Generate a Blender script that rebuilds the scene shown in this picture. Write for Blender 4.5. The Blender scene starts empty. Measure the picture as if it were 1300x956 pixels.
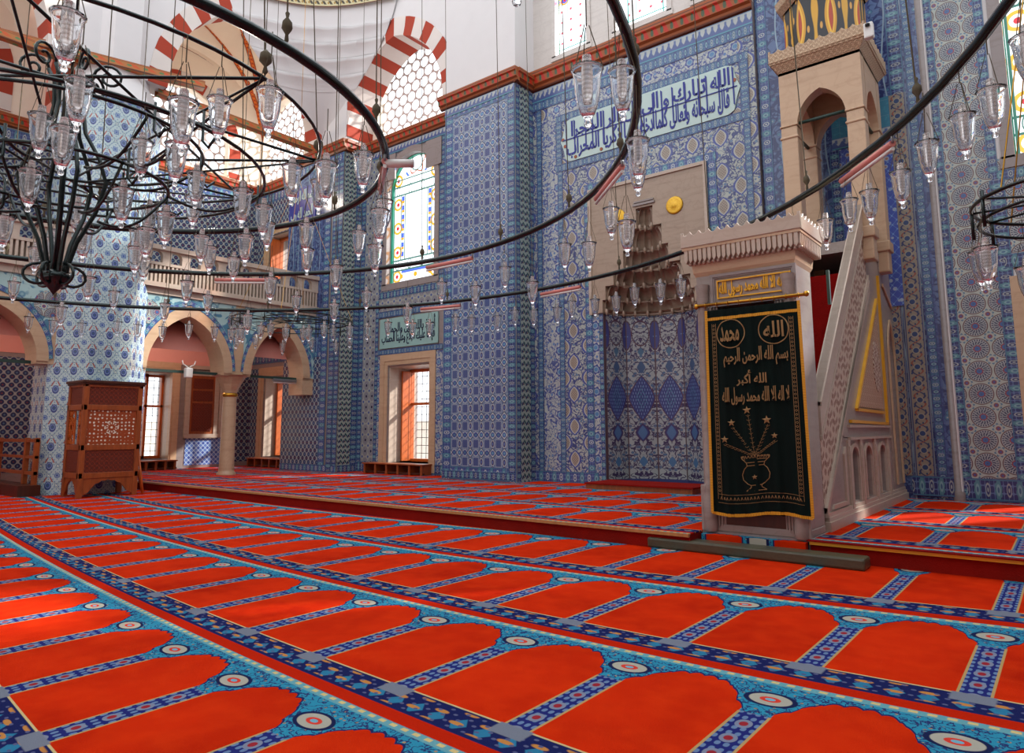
import bpy, math, random, unicodedata
from mathutils import Vector, Matrix
R_ = random.Random(7)
PI = math.pi
SC = bpy.context.scene
COL = SC.collection
# ------------------------------------------------------------------ colours
def L(r, g, b):
    f = lambda c: (c/255/12.92) if c/255 <= .04045 else ((c/255+.055)/1.055)**2.4
    return (f(r), f(g), f(b), 1)
# ------------------------------------------------------------------ node expressions
class V:
    def __init__(s, t, k): s.t = t; s.k = k
    def _o(s, op, b=None, c=None, clamp=False):
        n = s.t.nodes.new('ShaderNodeMath'); n.operation = op; n.use_clamp = clamp
        for i, x in enumerate((s, b, c)):
            if x is None: continue
            if isinstance(x, V): s.t.links.new(x.k, n.inputs[i])
            else: n.inputs[i].default_value = float(x)
        return V(s.t, n.outputs[0])
    def __add__(s, b): return s._o('ADD', b)
    __radd__ = __add__
    def __sub__(s, b): return s._o('SUBTRACT', b)
    def __rsub__(s, b): return s._o('MULTIPLY_ADD', -1, b)
    def __mul__(s, b): return s._o('MULTIPLY', b)
    __rmul__ = __mul__
    def __truediv__(s, b): return s._o('DIVIDE', b)
    def abs(s): return s._o('ABSOLUTE')
    def sin(s): return s._o('SINE')
    def cos(s): return s._o('COSINE')
    def sqrt(s): return s._o('SQRT')
    def fract(s): return s._o('FRACT')
    def floor(s): return s._o('FLOOR')
    def min(s, b): return s._o('MINIMUM', b)
    def max(s, b): return s._o('MAXIMUM', b)
    def pow(s, b): return s._o('POWER', b)
    def lt(s, e, w=.004): return s._o('MULTIPLY_ADD', -1/w, e/w+.5, True) if not isinstance(e, V) else (e-s)._o('MULTIPLY_ADD', 1/w, .5, True)
    def gt(s, e, w=.004): return s._o('MULTIPLY_ADD', 1/w, -e/w+.5, True)
    def between(s, a, b, w=.004): return s.gt(a, w)*s.lt(b, w)
def atan2(a, b): return a._o('ARCTAN2', b)
def hyp(x, y): return (x*x+y*y).sqrt()
def rep(u, p, off=0.0): return (((u+off)/p).fract()-.5)*p       # centred cell coordinate
def cid(u, p, off=0.0): return ((u+off)/p).floor()
class Mat:
    def __init__(s, name, rough=.5, spec=.5, metal=0, base=(.5, .5, .5, 1)):
        m = bpy.data.materials.new(name); m.use_nodes = True
        s.m = m; s.t = m.node_tree; s.b = s.t.nodes['Principled BSDF']
        s.b.inputs['Roughness'].default_value = rough
        s.b.inputs['Specular IOR Level'].default_value = spec
        s.b.inputs['Metallic'].default_value = metal
        s.b.inputs['Base Color'].default_value = base; m.diffuse_color = base
    def uv(s):
        n = s.t.nodes.new('ShaderNodeUVMap'); n.uv_map = 'UVMap'
        x = s.t.nodes.new('ShaderNodeSeparateXYZ'); s.t.links.new(n.outputs[0], x.inputs[0])
        s.uvn = n.outputs[0]
        return V(s.t, x.outputs[0]), V(s.t, x.outputs[1])
    def pos(s):
        n = s.t.nodes.new('ShaderNodeTexCoord'); x = s.t.nodes.new('ShaderNodeSeparateXYZ')
        s.t.links.new(n.outputs['Object'], x.inputs[0]); s.uvn = n.outputs['Object']
        return [V(s.t, o) for o in x.outputs]
    def comb(s, a, b, c=0):
        n = s.t.nodes.new('ShaderNodeCombineXYZ')
        for i, x in enumerate((a, b, c)):
            if isinstance(x, V): s.t.links.new(x.k, n.inputs[i])
            else: n.inputs[i].default_value = x
        return n.outputs[0]
    def noise(s, scale=5, det=2, vec=None, rough=.5, dist=0):
        n = s.t.nodes.new('ShaderNodeTexNoise'); n.inputs['Scale'].default_value = scale
        n.inputs['Detail'].default_value = det; n.inputs['Roughness'].default_value = rough
        n.inputs['Distortion'].default_value = dist
        v = vec if vec is not None else getattr(s, 'uvn', None)
        if v is not None: s.t.links.new(v, n.inputs['Vector'])
        return V(s.t, n.outputs[0])
    def vor(s, scale=5, vec=None, feat='F1', rnd=1.0):
        n = s.t.nodes.new('ShaderNodeTexVoronoi'); n.inputs['Scale'].default_value = scale
        n.feature = feat; n.inputs['Randomness'].default_value = rnd
        v = vec if vec is not None else getattr(s, 'uvn', None)
        if v is not None: s.t.links.new(v, n.inputs['Vector'])
        return V(s.t, n.outputs['Distance'])
    def mix(s, a, b, f):
        n = s.t.nodes.new('ShaderNodeMix'); n.data_type = 'RGBA'; n.clamp_factor = True
        if isinstance(f, V): s.t.links.new(f.k, n.inputs[0])
        else: n.inputs[0].default_value = f
        for i, x in ((6, a), (7, b)):
            if isinstance(x, (tuple, list)): n.inputs[i].default_value = x
            else: s.t.links.new(x, n.inputs[i])
        return n.outputs[2]
    def paint(s, base, layers):
        c = base
        for mask, colr in layers: c = s.mix(c, colr, mask)
        return c
    def out(s, c): s.t.links.new(c, s.b.inputs['Base Color']); return s
    def bump(s, h, strength=.2, dist=.01):
        n = s.t.nodes.new('ShaderNodeBump'); n.inputs['Strength'].default_value = strength
        n.inputs['Distance'].default_value = dist
        s.t.links.new(h.k, n.inputs['Height']); s.t.links.new(n.outputs[0], s.b.inputs['Normal']); return s
    def vary(s, c, amt=.15, scale=3, sat=1.0):
        n = s.noise(scale, 3); h = s.t.nodes.new('ShaderNodeHueSaturation')
        s.t.links.new(c, h.inputs['Color']); s.t.links.new((n*(2*amt)+(1-amt)).k, h.inputs['Value']); h.inputs['Saturation'].default_value = sat; return h.outputs[0]
COB = L(30, 56, 128); NAV = L(22, 34, 92); TUR = L(44, 116, 144); WHI = L(172, 184, 184); PAL = L(120, 150, 170)
REDT = L(140, 50, 40); BLU = L(45, 95, 175); BEI = L(160, 148, 125); DGR = L(22, 74, 88)
MT = {}
def tile(name, fn, rough=.22, grout=.25):
    M = Mat(name, rough, .5); u, v = M.uv()
    c = fn(M, u, v)
    if grout:
        g = rep(u, grout).abs().gt(grout/2-.0022, .001).max(rep(v, grout).abs().gt(grout/2-.0022, .001))
        c = M.mix(c, L(150, 160, 165), g*.35)
    c = M.vary(c, .2, 1.7, .84)
    M.out(c); M.bump(M.noise(9, 2), .12, .01)
    MT[name] = M.m; return M.m
def floret(u, v, p, offu, offv, r):
    x = rep(u, p, offu); y = rep(v, p, offv); return x, y, hyp(x, y)
# blue chequered grid of squares, ovals and star flowers
def t_grid(M, u, v):
    P, Q = .30, .36
    x = rep(u, P); y = rep(v, Q); x2 = rep(u, P, P/2); y2 = rep(v, Q, Q/2)
    big = x.abs().lt(.066).__mul__(y.abs().lt(.082))
    st = ((x+y)*150).sin().gt(.55, .3)
    bo = x.abs().lt(.078)*y.abs().lt(.094)
    ov = ((x2*x2)/(.034**2)+(y*y)/(.06**2)).lt(1, .2); ovo = ((x2*x2)/(.05**2)+(y*y)/(.08**2)).lt(1, .15)
    r1 = hyp(x, y2); r2 = hyp(x2, y2); d2 = x2.abs()+y2.abs()
    c = M.paint(L(104, 128, 158), [
        (((u*46).sin()*(v*46).sin()).abs().lt(.16, .1), L(62, 82, 132)),
        (bo, L(142, 156, 168)), (big, L(34, 54, 118)), (big*st, L(76, 98, 150)),
        (ovo, L(165, 175, 178)), (ov, L(56, 50, 105)), (((x2*x2)/(.014**2)+(y*y)/(.03**2)).lt(1, .2), L(60, 100, 170)),
        (r1.lt(.07), WHI), (r1.lt(.056), L(40, 66, 140)), (r1.lt(.02), TUR),
        (d2.lt(.11), L(40, 36, 84)), (d2.lt(.09), WHI), (r2.lt(.05), L(44, 76, 150)), (r2.lt(.022), L(70, 150, 180))])
    return c
# large round rosettes with radiating petals on a pale ground
def t_mandala(M, u, v):
    p = .322
    x, y, r = floret(u, v, p, 0, 0, 0); a = atan2(y, x)
    x2, y2, r2 = floret(u, v, p, p/2, p/2, 0); a2 = atan2(y2, x2)
    pet = ((a*16+(r*70).sin()*1.4).sin()).gt(.0, .7)
    pet2 = ((a*26).sin()).gt(.0, .8)
    return M.paint(L(164, 172, 164), [
        (r.lt(.151), L(92, 50, 56)), (r.lt(.139), L(158, 164, 164)), (r.lt(.132)*pet2, L(48, 52, 88)),
        (r.lt(.106), L(146, 154, 158)), (r.lt(.1)*pet, L(40, 44, 82)), (r.lt(.058), L(150, 154, 158)), (r.lt(.055)*((a*8).sin().gt(0, .4)), L(60, 66, 110)),
        (r.lt(.048), L(140, 34, 46)), (r.lt(.034), L(16, 84, 150)), (r.lt(.008), L(60, 60, 110)),
        ((r2-.058-(a2*8).sin()*.008).abs().lt(.009)*((a2*8).sin().gt(-.4, .3)), L(55, 105, 140)),
        (r2.lt(.036), L(175, 176, 172)), (r2.lt(.031), L(128, 52, 62)), (r2.lt(.015), L(60, 66, 140))])
# twin columns of eyed roundels
def t_eye(M, u, v):
    x = rep(u, .215); y = rep(v, .27); r = ((x*x)/(.095**2)+(y*y)/(.118**2)).sqrt(); a = atan2(y, x)
    q = hyp(rep(u, .215, .1075), rep(v, .27, .135))
    return M.paint(L(150, 155, 150), [(r.lt(.98, .04), L(88, 84, 96)), (r.lt(.9, .04), L(168, 172, 168)), (r.lt(.84, .04), L(106, 104, 122)),
        (r.lt(.8, .05)*(a*12).sin().gt(.2, .5), L(140, 146, 154)), (r.lt(.42, .05), L(148, 152, 156)), (r.lt(.32, .05), L(34, 28, 66)), (q.lt(.03), L(50, 76, 140))])
def arab(M, u, v, sc, ground, line, fl, core, stem=.035, w=None):
    """arabesque: curling stems and round flowers"""
    n = M.noise(sc*.55, 1, dist=1.1); n2 = M.noise(sc*.8, 0, vec=M.comb(v, u, 3.1), dist=.8)
    d = M.vor(sc, rnd=.75)
    return M.paint(ground, [((n-.5).abs().lt(stem, .02), line), ((n2-.52).abs().lt(stem*.7, .02), line),
        (d.lt(.36, .05), ground), (d.lt(.31, .05), line), (d.lt(.265, .05), fl), (d.lt(.1, .05), core)])
# floral field with almond medallions in a serpentine column
def t_floral(M, u, v):
    c = arab(M, u, v, 13, L(158, 166, 160), L(34, 50, 116), L(40, 98, 148), L(120, 150, 168), .05)
    P = .62
    for sx, off in ((.1, 0), (-.1, P/2)):
        x = rep(u, .52)+sx; y = rep(v, P, off); k = ((v*165).sin().abs()*.009)
        e = (x.abs()/(.105)+((y/.15)*(y/.15))*1.0)
        c = M.paint(c, [((e-k*12).lt(1.3, .06), L(28, 52, 140)), (e.lt(.98, .05), L(172, 176, 168)), (e.lt(.78, .05), L(150, 138, 122)),
            ((e.lt(.7, .1))*((u*130).sin()*(v*130).sin()).gt(.2, .4), L(110, 96, 92))])
    return c
def t_floral2(M, u, v):
    c = arab(M, u, v, 11, L(160, 168, 168), L(44, 64, 136), L(48, 100, 165), L(120, 165, 190), .04)
    x, y, r = floret(u, v, .42, 0, 0, 0); a = atan2(y, x)
    return M.paint(c, [(r.lt(.11), L(168, 174, 172)), ((r-(a*6).sin()*.012).lt(.09), L(40, 60, 136)), (r.lt(.058), L(120, 150, 172)), (r.lt(.04), L(40, 110, 165))])
# leaf sprigs slanting both ways on white
def t_leaf(M, u, v):
    def lf(off, s, p=.13):
        x = rep(u, p, off); y = rep(v, p, off*.5+.03); X = x*.8+y*(.6*s); Y = y*.8-x*(.6*s)
        return ((X*X)/(.021**2)+(Y*Y)/(.05**2)).lt(1, .25)
    q = hyp(rep(u, .13, .03), rep(v, .13, .07))
    return M.paint(L(140, 156, 148), [(lf(0, 1), L(18, 66, 78)), (lf(.065, -1), L(26, 44, 88)), (q.lt(.016), L(96, 36, 34))])
# border band: u along, v across 0..1
def t_border(M, u, v, a1=COB, fl=TUR, alt=WHI, p=.16, edge=L(44, 112, 138)):
    w = (v-.5)*p*.75
    x = rep(u, p*2); x2 = rep(u, p*2, p); r = hyp(x, w); r2 = hyp(x2, w); a = atan2(w, x); a2 = atan2(w, x2)
    n = ((u*60).sin()*((v*9).sin())).abs().lt(.2, .1)
    return M.paint(a1, [(n, L(74, 104, 156)), ((r-(a*8).sin()*p*.03).lt(p*.34), fl), (r.lt(p*.2), L(110, 158, 168)), (r.lt(p*.1), L(40, 90, 130)),
        (r2.lt(p*.24), alt), (r2.lt(p*.17), a1), (r2.lt(p*.08), alt), ((v-.5).abs().gt(.42, .03), edge), ((v-.5).abs().gt(.47, .02), L(40, 60, 130))])
def t_border2(M, u, v): return t_border(M, u, v, L(26, 40, 104), L(62, 124, 140), L(150, 160, 158), .12)
def t_border3(M, u, v): return t_border(M, u, v, L(36, 92, 132), L(36, 54, 120), L(150, 164, 162), .1, L(28, 46, 104))
def t_scallop(M, u, v):
    k = ((u*52).sin()*.18)+.5
    return M.paint(L(165, 175, 176), [((v-k).lt(0, .1), L(52, 78, 140)), ((rep(u, .12).abs().lt(.02))*v.between(.5, .85, .1), L(60, 90, 150)), (v.lt(.1, .04), L(50, 140, 160)), (v.gt(.93, .03), L(80, 110, 150))])
def t_redscroll(M, u, v):
    k = ((u*26).sin()*.26)+.5; k2 = 1-k; x = rep(u, .242); w = (v-.5)*.26; r = hyp(x, w)
    return M.paint(L(138, 128, 112), [((v-k).abs().lt(.05, .05), L(30, 48, 100)), ((v-k2).abs().lt(.045, .05), L(140, 58, 36)),
        (((u*52).sin()*(v*18).sin()).gt(.72, .2), L(24, 60, 104)), (r.lt(.05), L(150, 146, 130)), (r.lt(.036), L(28, 60, 110)), ((v-.5).abs().gt(.4, .02), L(40, 56, 110)), ((v-.5).abs().gt(.45, .02), L(120, 130, 140))])
# pier: ogee lattice, pomegranates and red leaves
def t_pier(M, u, v):
    P, Q = .30, .36
    def one(off):
        x = rep(u, P, off*P/2); y = rep(v, Q, off*Q/2); return x, y, hyp(x, y)
    x, y, r = one(0); X, Y, R = one(1)
    lat = ((u*(2*PI/P)).cos()+(v*(2*PI/Q)).cos()).abs()
    l1 = (x.abs()-.055-(y-.075).abs()*.0); leaf = ((x.abs()-.055+(y-.1)*.5).abs().lt(.012)*(y-.1).abs().lt(.045))
    return M.paint(L(168, 194, 198), [(lat.lt(.16, .08), L(40, 112, 136)), (lat.lt(.06, .05), L(196, 208, 204)),
        (((u*84).sin()*(v*70).sin()).gt(.75, .2), L(50, 90, 160)), (leaf, L(158, 58, 34)),
        (((x*x)/(.062**2)+((y+.01)*(y+.01))/(.08**2)).lt(1, .12), L(36, 54, 130)), (((x*x)/(.044**2)+(y*y)/(.054**2)).lt(1, .12), L(122, 160, 190)),
        (((x*x)/(.036**2)+(y*y)/(.044**2)).lt(1, .12), L(42, 66, 150)), (r.lt(.018), L(60, 96, 110)),
        (R.lt(.05), L(60, 100, 165)), (R.lt(.034), L(140, 175, 190)), (R.lt(.024), L(44, 80, 160))])
def t_spandrel(M, u, v):
    c = arab(M, u, v, 3.4, L(38, 112, 142), L(150, 186, 186), L(34, 78, 140), L(140, 180, 180), .07)
    return c
def t_lattice(M, u, v):
    p = .17; x = rep(u, p); y = rep(v, p*1.15); X = rep(u, p, p/2); Y = rep(v, p*1.15, p*.575)
    r = hyp(x, y); R = hyp(X, Y)
    lat = ((u*(2*PI/p)).cos()+(v*(2*PI/(p*1.15))).cos()).abs()
    return M.paint(L(122, 138, 150), [(r.lt(.055), L(26, 40, 92)), (R.lt(.055), L(26, 48, 100)), (lat.lt(.2, .1), L(150, 160, 160)), (r.lt(.018), L(110, 50, 60)), (R.lt(.018), L(60, 110, 150))])
def t_dadolat(M, u, v):
    p = .13; lat = ((u*(2*PI/p)).cos()+(v*(2*PI/p)).cos()).abs(); r = hyp(rep(u, p), rep(v, p))
    return M.paint(L(60, 110, 190), [(lat.lt(.35, .1), L(165, 190, 215)), (r.lt(.03), L(30, 60, 150))])
def t_wave(M, u, v):
    c = arab(M, u, v, 8, L(66, 96, 146), L(26, 44, 104), L(50, 112, 146), L(140, 156, 166), .06)
    return M.paint(c, [(((u*21).sin()*.9).gt(.55, .2)*.5, L(40, 70, 140)), (((u*10.5).sin()+(v*3).sin()*.4).abs().lt(.1, .08), L(130, 160, 180))])
# mihrab niche: one pattern per facet, u = 0..1 across the facet, v = height
def t_niche(M, u, v):
    w = u-.5; ax = w.abs()
    vec = M.comb(ax*.45, v, 0)
    d = M.vor(13, vec=vec, rnd=.8); n = M.noise(8, 1, vec=vec, dist=1.2)
    c = M.paint(L(150, 156, 158), [((n-.5).abs().lt(.05, .02), L(52, 34, 84)), (d.lt(.38, .05), L(150, 158, 162)), (d.lt(.34, .05), L(40, 46, 100)), (d.lt(.27, .05), L(46, 98, 140)), (d.lt(.1, .05), L(120, 60, 90))])
    def ogee(zc, hw, hh):
        y = (v-zc)/hh; return ax/hw+(y*y)*.55+y.abs()*.45
    lobe = (((ax-.5)/.17)*((ax-.5)/.17)+((v-2.98)/.27)*((v-2.98)/.27)).sqrt(); key = (((ax)/.3)*((ax)/.3)+((v-3.02)/.24)*((v-3.02)/.24)).sqrt()
    c = M.paint(c, [(lobe.lt(1.1, .05), L(78, 34, 54)), (lobe.lt(1, .05), L(34, 44, 122)), (lobe.lt(.9, .1)*d.lt(.26, .05), L(70, 120, 170)), ((key-1).abs().lt(.05, .03), L(78, 34, 54))])
    e = ogee(1.77, .44, .42)
    c = M.paint(c, [(e.lt(1.07, .04), L(84, 36, 52)), (e.lt(1.0, .04), L(24, 40, 116)),
        (e.lt(.92, .04)*((u*70).sin()*(v*48).sin()).gt(.45, .3), L(96, 124, 170)), (e.lt(.5, .04)*((u*50).sin()*(v*64).sin()).gt(.4, .3), L(40, 104, 140))])
    e2 = ogee(2.36, .15, .12); e3 = ogee(1.12, .24, .17); e4 = ogee(.58, .14, .1); e5 = ogee(2.66, .11, .08)
    c = M.paint(c, [(e2.lt(1, .06), L(40, 76, 120)), (e5.lt(1, .06), L(48, 96, 130)), (e3.lt(1.08, .05), L(84, 36, 52)), (e3.lt(1, .05), L(40, 34, 104)), (e3.lt(.7, .05), L(44, 94, 146)), (e4.lt(1, .06), L(30, 96, 146)),
        (ax.gt(.475, .008), L(84, 60, 70)), (v.lt(.26, .01), L(36, 48, 110))])
    return c
def t_turq(M, u, v): return M.paint(L(28, 120, 150), [(M.noise(14, 2).gt(.6, .1)*.4, L(40, 150, 170))])
def t_blueflower(M, u, v):
    d = M.vor(9, rnd=.8)
    return M.paint(L(28, 66, 168), [(d.lt(.33, .05), L(150, 170, 190)), (d.lt(.2, .05), L(160, 110, 90)), (((u*50).sin()+(v*44).sin()).abs().lt(.12, .1), L(90, 140, 200))])
tile('tile_blue_grid', t_grid, grout=0); tile('tile_rosette', t_mandala, grout=0); tile('tile_eyed_roundel', t_eye, grout=0)
tile('tile_floral', t_floral); tile('tile_floral_small', t_floral2); tile('tile_leaf', t_leaf); tile('tile_border_blue', t_border, grout=0)
tile('tile_border_navy', t_border2, grout=0); tile('tile_border_turquoise', t_border3, grout=0); tile('tile_scallop', t_scallop, grout=0)
tile('tile_red_scroll', t_redscroll, grout=0); tile('tile_pomegranate', t_pier, grout=0); tile('tile_arabesque', t_spandrel, .3)
tile('tile_lattice', t_lattice, grout=0); tile('tile_dado', t_dadolat, grout=0); tile('tile_wave', t_wave, .15); tile('tile_niche', t_niche, .3, 0)
tile('tile_turquoise', t_turq); tile('tile_blue_flower', t_blueflower, .15)
def plain(name, c, rough=.6, spec=.4, metal=0, amt=.1, sc=3, bump=.1, bs=12):
    M = Mat(name, rough, spec, metal, c); M.pos()
    M.out(M.vary(M.mix(c, c, 0), amt, sc))
    if bump: M.bump(M.noise(bs, 4), bump, .01)
    MT[name] = M.m; return M.m
plain('plaster', L(212, 210, 210), .8, .2, amt=.04)
plain('plaster_cream', L(242, 230, 212), .8, .2, amt=.05)
plain('plaster_pink', L(226, 160, 148), .8, .2, amt=.05)
def marble(name, c, dk, sc=1.2, rough=.35):
    M = Mat(name, rough, .5, 0, c); x, y, z = M.pos()
    n = M.noise(sc*3, 5, dist=.6); s = M.noise(sc*2.5, 3, vec=M.comb(x*.6, y*.6, z*5))
    M.out(M.paint(c, [((s-.5)._o('MULTIPLY', 3, clamp=True)*.5, dk), ((n-.52).abs().lt(.02, .03)*.18, dk)])); M.bump(M.noise(30, 3), .05, .005)
    MT[name] = M.m
marble('marble', L(150, 138, 132), L(116, 98, 90)); marble('marble_warm', L(188, 158, 128), L(156, 122, 92)); marble('marble_grey', L(140, 130, 128), L(108, 92, 86))
marble('marble_hood', L(158, 138, 120), L(112, 90, 74), 1.6); marble('marble_pale', L(200, 194, 188), L(170, 162, 156)); marble('marble_light', L(180, 163, 148), L(154, 132, 114)); marble('stone_green', L(72, 72, 56), L(36, 40, 32), 5)
def stripes(name, a, b, p, duty=.5):
    M = Mat(name, .8, .2); u, v = M.uv()
    M.out(M.vary(M.paint(a, [((u/p).fract().lt(duty, .01), b)]), .06, 3)); MT[name] = M.m
stripes('voussoir', L(214, 206, 200), L(164, 66, 48), .74, .46)
def painted(name, base, a, b, p=.2):
    M = Mat(name, .5, .4); u, v = M.uv()
    x = rep(u, p); r = hyp(x, (v-.5)*p)
    M.out(M.paint(base, [(((u*2*PI/p)+(v*5)).sin().gt(.3, .3)*v.between(.3, .75, .1), a), (r.lt(p*.16), b), (v.lt(.12, .03), L(90, 40, 20)), (v.gt(.9, .03), L(150, 80, 40)), (v.between(.8, .84, .02), L(70, 30, 20))])); MT[name] = M.m
painted('cornice_paint', L(150, 78, 34), L(176, 38, 18), L(70, 84, 60)); painted('beam_paint', L(168, 106, 52), L(190, 80, 30), L(90, 120, 70), .3)
painted('ring_paint', L(190, 180, 140), L(60, 54, 44), L(150, 120, 60), .16); painted('rib_paint', L(205, 90, 30), L(225, 130, 40), L(160, 50, 20), .12)
def wood(name, c, dk, sc=1.0, rough=.4):
    M = Mat(name, rough, .5, 0, c); x, y, z = M.pos()
    n = M.noise(3*sc, 4, vec=M.comb(x*6, y*6, z), dist=.8)
    M.out(M.mix(dk, c, n)); M.bump(n, .1, .005); MT[name] = M.m
wood('wood_red', L(176, 90, 38), L(96, 40, 16)); wood('wood_dark', L(86, 40, 20), L(40, 16, 8)); wood('wood_orange', L(214, 110, 40), L(150, 62, 18)); wood('wood_pale', L(196, 140, 84), L(150, 96, 50))
plain('iron', L(30, 42, 42), .2, .7, .6, .1, 5, .05); plain('iron_bright', L(120, 128, 130), .25, .6, 1, .1, 5, .02)
plain('brass', L(190, 140, 50), .3, .5, .9, .1, 8, .05); plain('gold', L(226, 168, 44), .35, .5, .35, .08, 8, .05); plain('cord', L(84, 76, 60), .8, .2)
plain('bead', L(120, 88, 62), .5); plain('steel', L(150, 155, 160), .3, .5, .8); plain('white_plastic', L(214, 212, 208), .4); plain('pink_plastic', L(206, 130, 122), .4)
plain('black_metal', L(18, 18, 20), .4); plain('green_paint', L(36, 62, 56), .5); plain('red_carpet', L(120, 8, 6), .9, .1, amt=.2, sc=8, bump=.5, bs=90)
plain('riser_carpet', L(130, 20, 12), .9, .1, amt=.2, sc=5, bump=.5, bs=90); plain('gold_thread', L(140, 108, 66), .5, .5, .3, .1, 20, .3, 90)
plain('cobalt_glaze', L(26, 34, 130), .3, amt=.05); plain('panel_glaze', L(178, 200, 196), .3, amt=.04); plain('panel_glaze_green', L(140, 176, 172), .3, amt=.05)
plain('ink', L(24, 32, 62), .4); plain('cloth', L(214, 206, 190), .9, .1)
plain('outside_stone', L(220, 212, 200), .9, .1, amt=.2, sc=4); plain('niche_shade', L(40, 26, 20), .8)
# curtain: black-green velvet
M = Mat('velvet', .85, .15, 0, L(6, 26, 22)); x, y, z = M.pos(); M.out(M.mix(L(1, 6, 6), L(4, 26, 22), M.noise(2.2, 2, vec=M.comb(x*4, 0, z*.3)))); M.bump(M.noise(160, 2), .3, .004); MT['velvet'] = M.m
M = Mat('fringe', .6, .3); u, v = M.uv(); M.out(M.paint(L(168, 112, 20), [((u*420).sin().gt(.0, .6), L(222, 160, 40))])); MT['fringe'] = M.m
# carved screens
def pierced(name, c, dark, p, depth=.6):
    M = Mat(name, .5, .4); u, v = M.uv()
    x = rep(u, p); y = rep(v, p); X = rep(u, p, p/2); Y = rep(v, p, p/2); r = hyp(x, y); R = hyp(X, Y); a = atan2(y, x); A = atan2(Y, X)
    h = (r.between(p*.17, p*.34, .004)*(a*6).sin().gt(-.2, .3)).max(R.between(p*.1, p*.27, .004)*(A*4).sin().gt(-.1, .3)).max(r.lt(p*.09))
    M.out(M.mix(c, dark, h)); M.bump((h*-1)+1, depth, .03); MT[name] = M.m
pierced('marble_pierced', L(190, 172, 156), L(110, 52, 34), .19); pierced('marble_fret', L(186, 160, 138), L(140, 96, 70), .1)
pierced('wood_carved', L(120, 44, 20), L(44, 14, 8), .08); pierced('stone_key', L(196, 170, 140), L(150, 116, 88), .07)
M = Mat('lattice_screen', .5, .4); u, v = M.uv(); X_ = u-5.37; Y_ = v-1.25; rr = hyp(X_, Y_); aa = atan2(Y_, X_)
dots = M.vor(15, rnd=.3).lt(.27, .06)*rr.gt(.115, .005); ring_ = ((aa*12).sin().gt(.1, .3)*rr.between(.06, .095, .005)).max(((aa*6+1.5).sin().gt(-.1, .3))*rr.between(.1, .125, .005)).max(rr.lt(.022))
hh = dots.max(ring_); M.out(M.mix(L(150, 66, 26), L(226, 214, 196), hh)); M.bump((hh*-1)+1, .8, .03); MT['lattice_screen'] = M.m
# painted drum of the minbar canopy
M = Mat('drum_paint', .35, .5); u, v = M.uv(); x = rep(u, .38, .19); y = v-.5
e = (x.abs()/.058+(y/.36)*(y/.36))
M.out(M.paint(L(30, 30, 36), [(((u*40).sin()*(v*12).sin()).gt(.8, .1), L(200, 150, 70)), (e.lt(1.3, .06), L(204, 150, 40)), (e.lt(.85, .06), L(226, 180, 60)), (e.lt(.5, .06), L(170, 62, 30)),
    ((x.abs()-.19+(y*9).sin()*.012).gt(-.03, .01), L(206, 156, 44)), (v.lt(.08), L(196, 150, 66)), (v.gt(.95), L(90, 60, 36))])); MT['drum_paint'] = M.m
M = Mat('gold_disc', .35, .5, .3); x, y, z = M.pos(); M.out(M.mix(L(206, 150, 24), L(240, 196, 60), M.noise(40, 2))); M.bump(M.vor(60), .4, .01); MT['gold_disc'] = M.m
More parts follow.
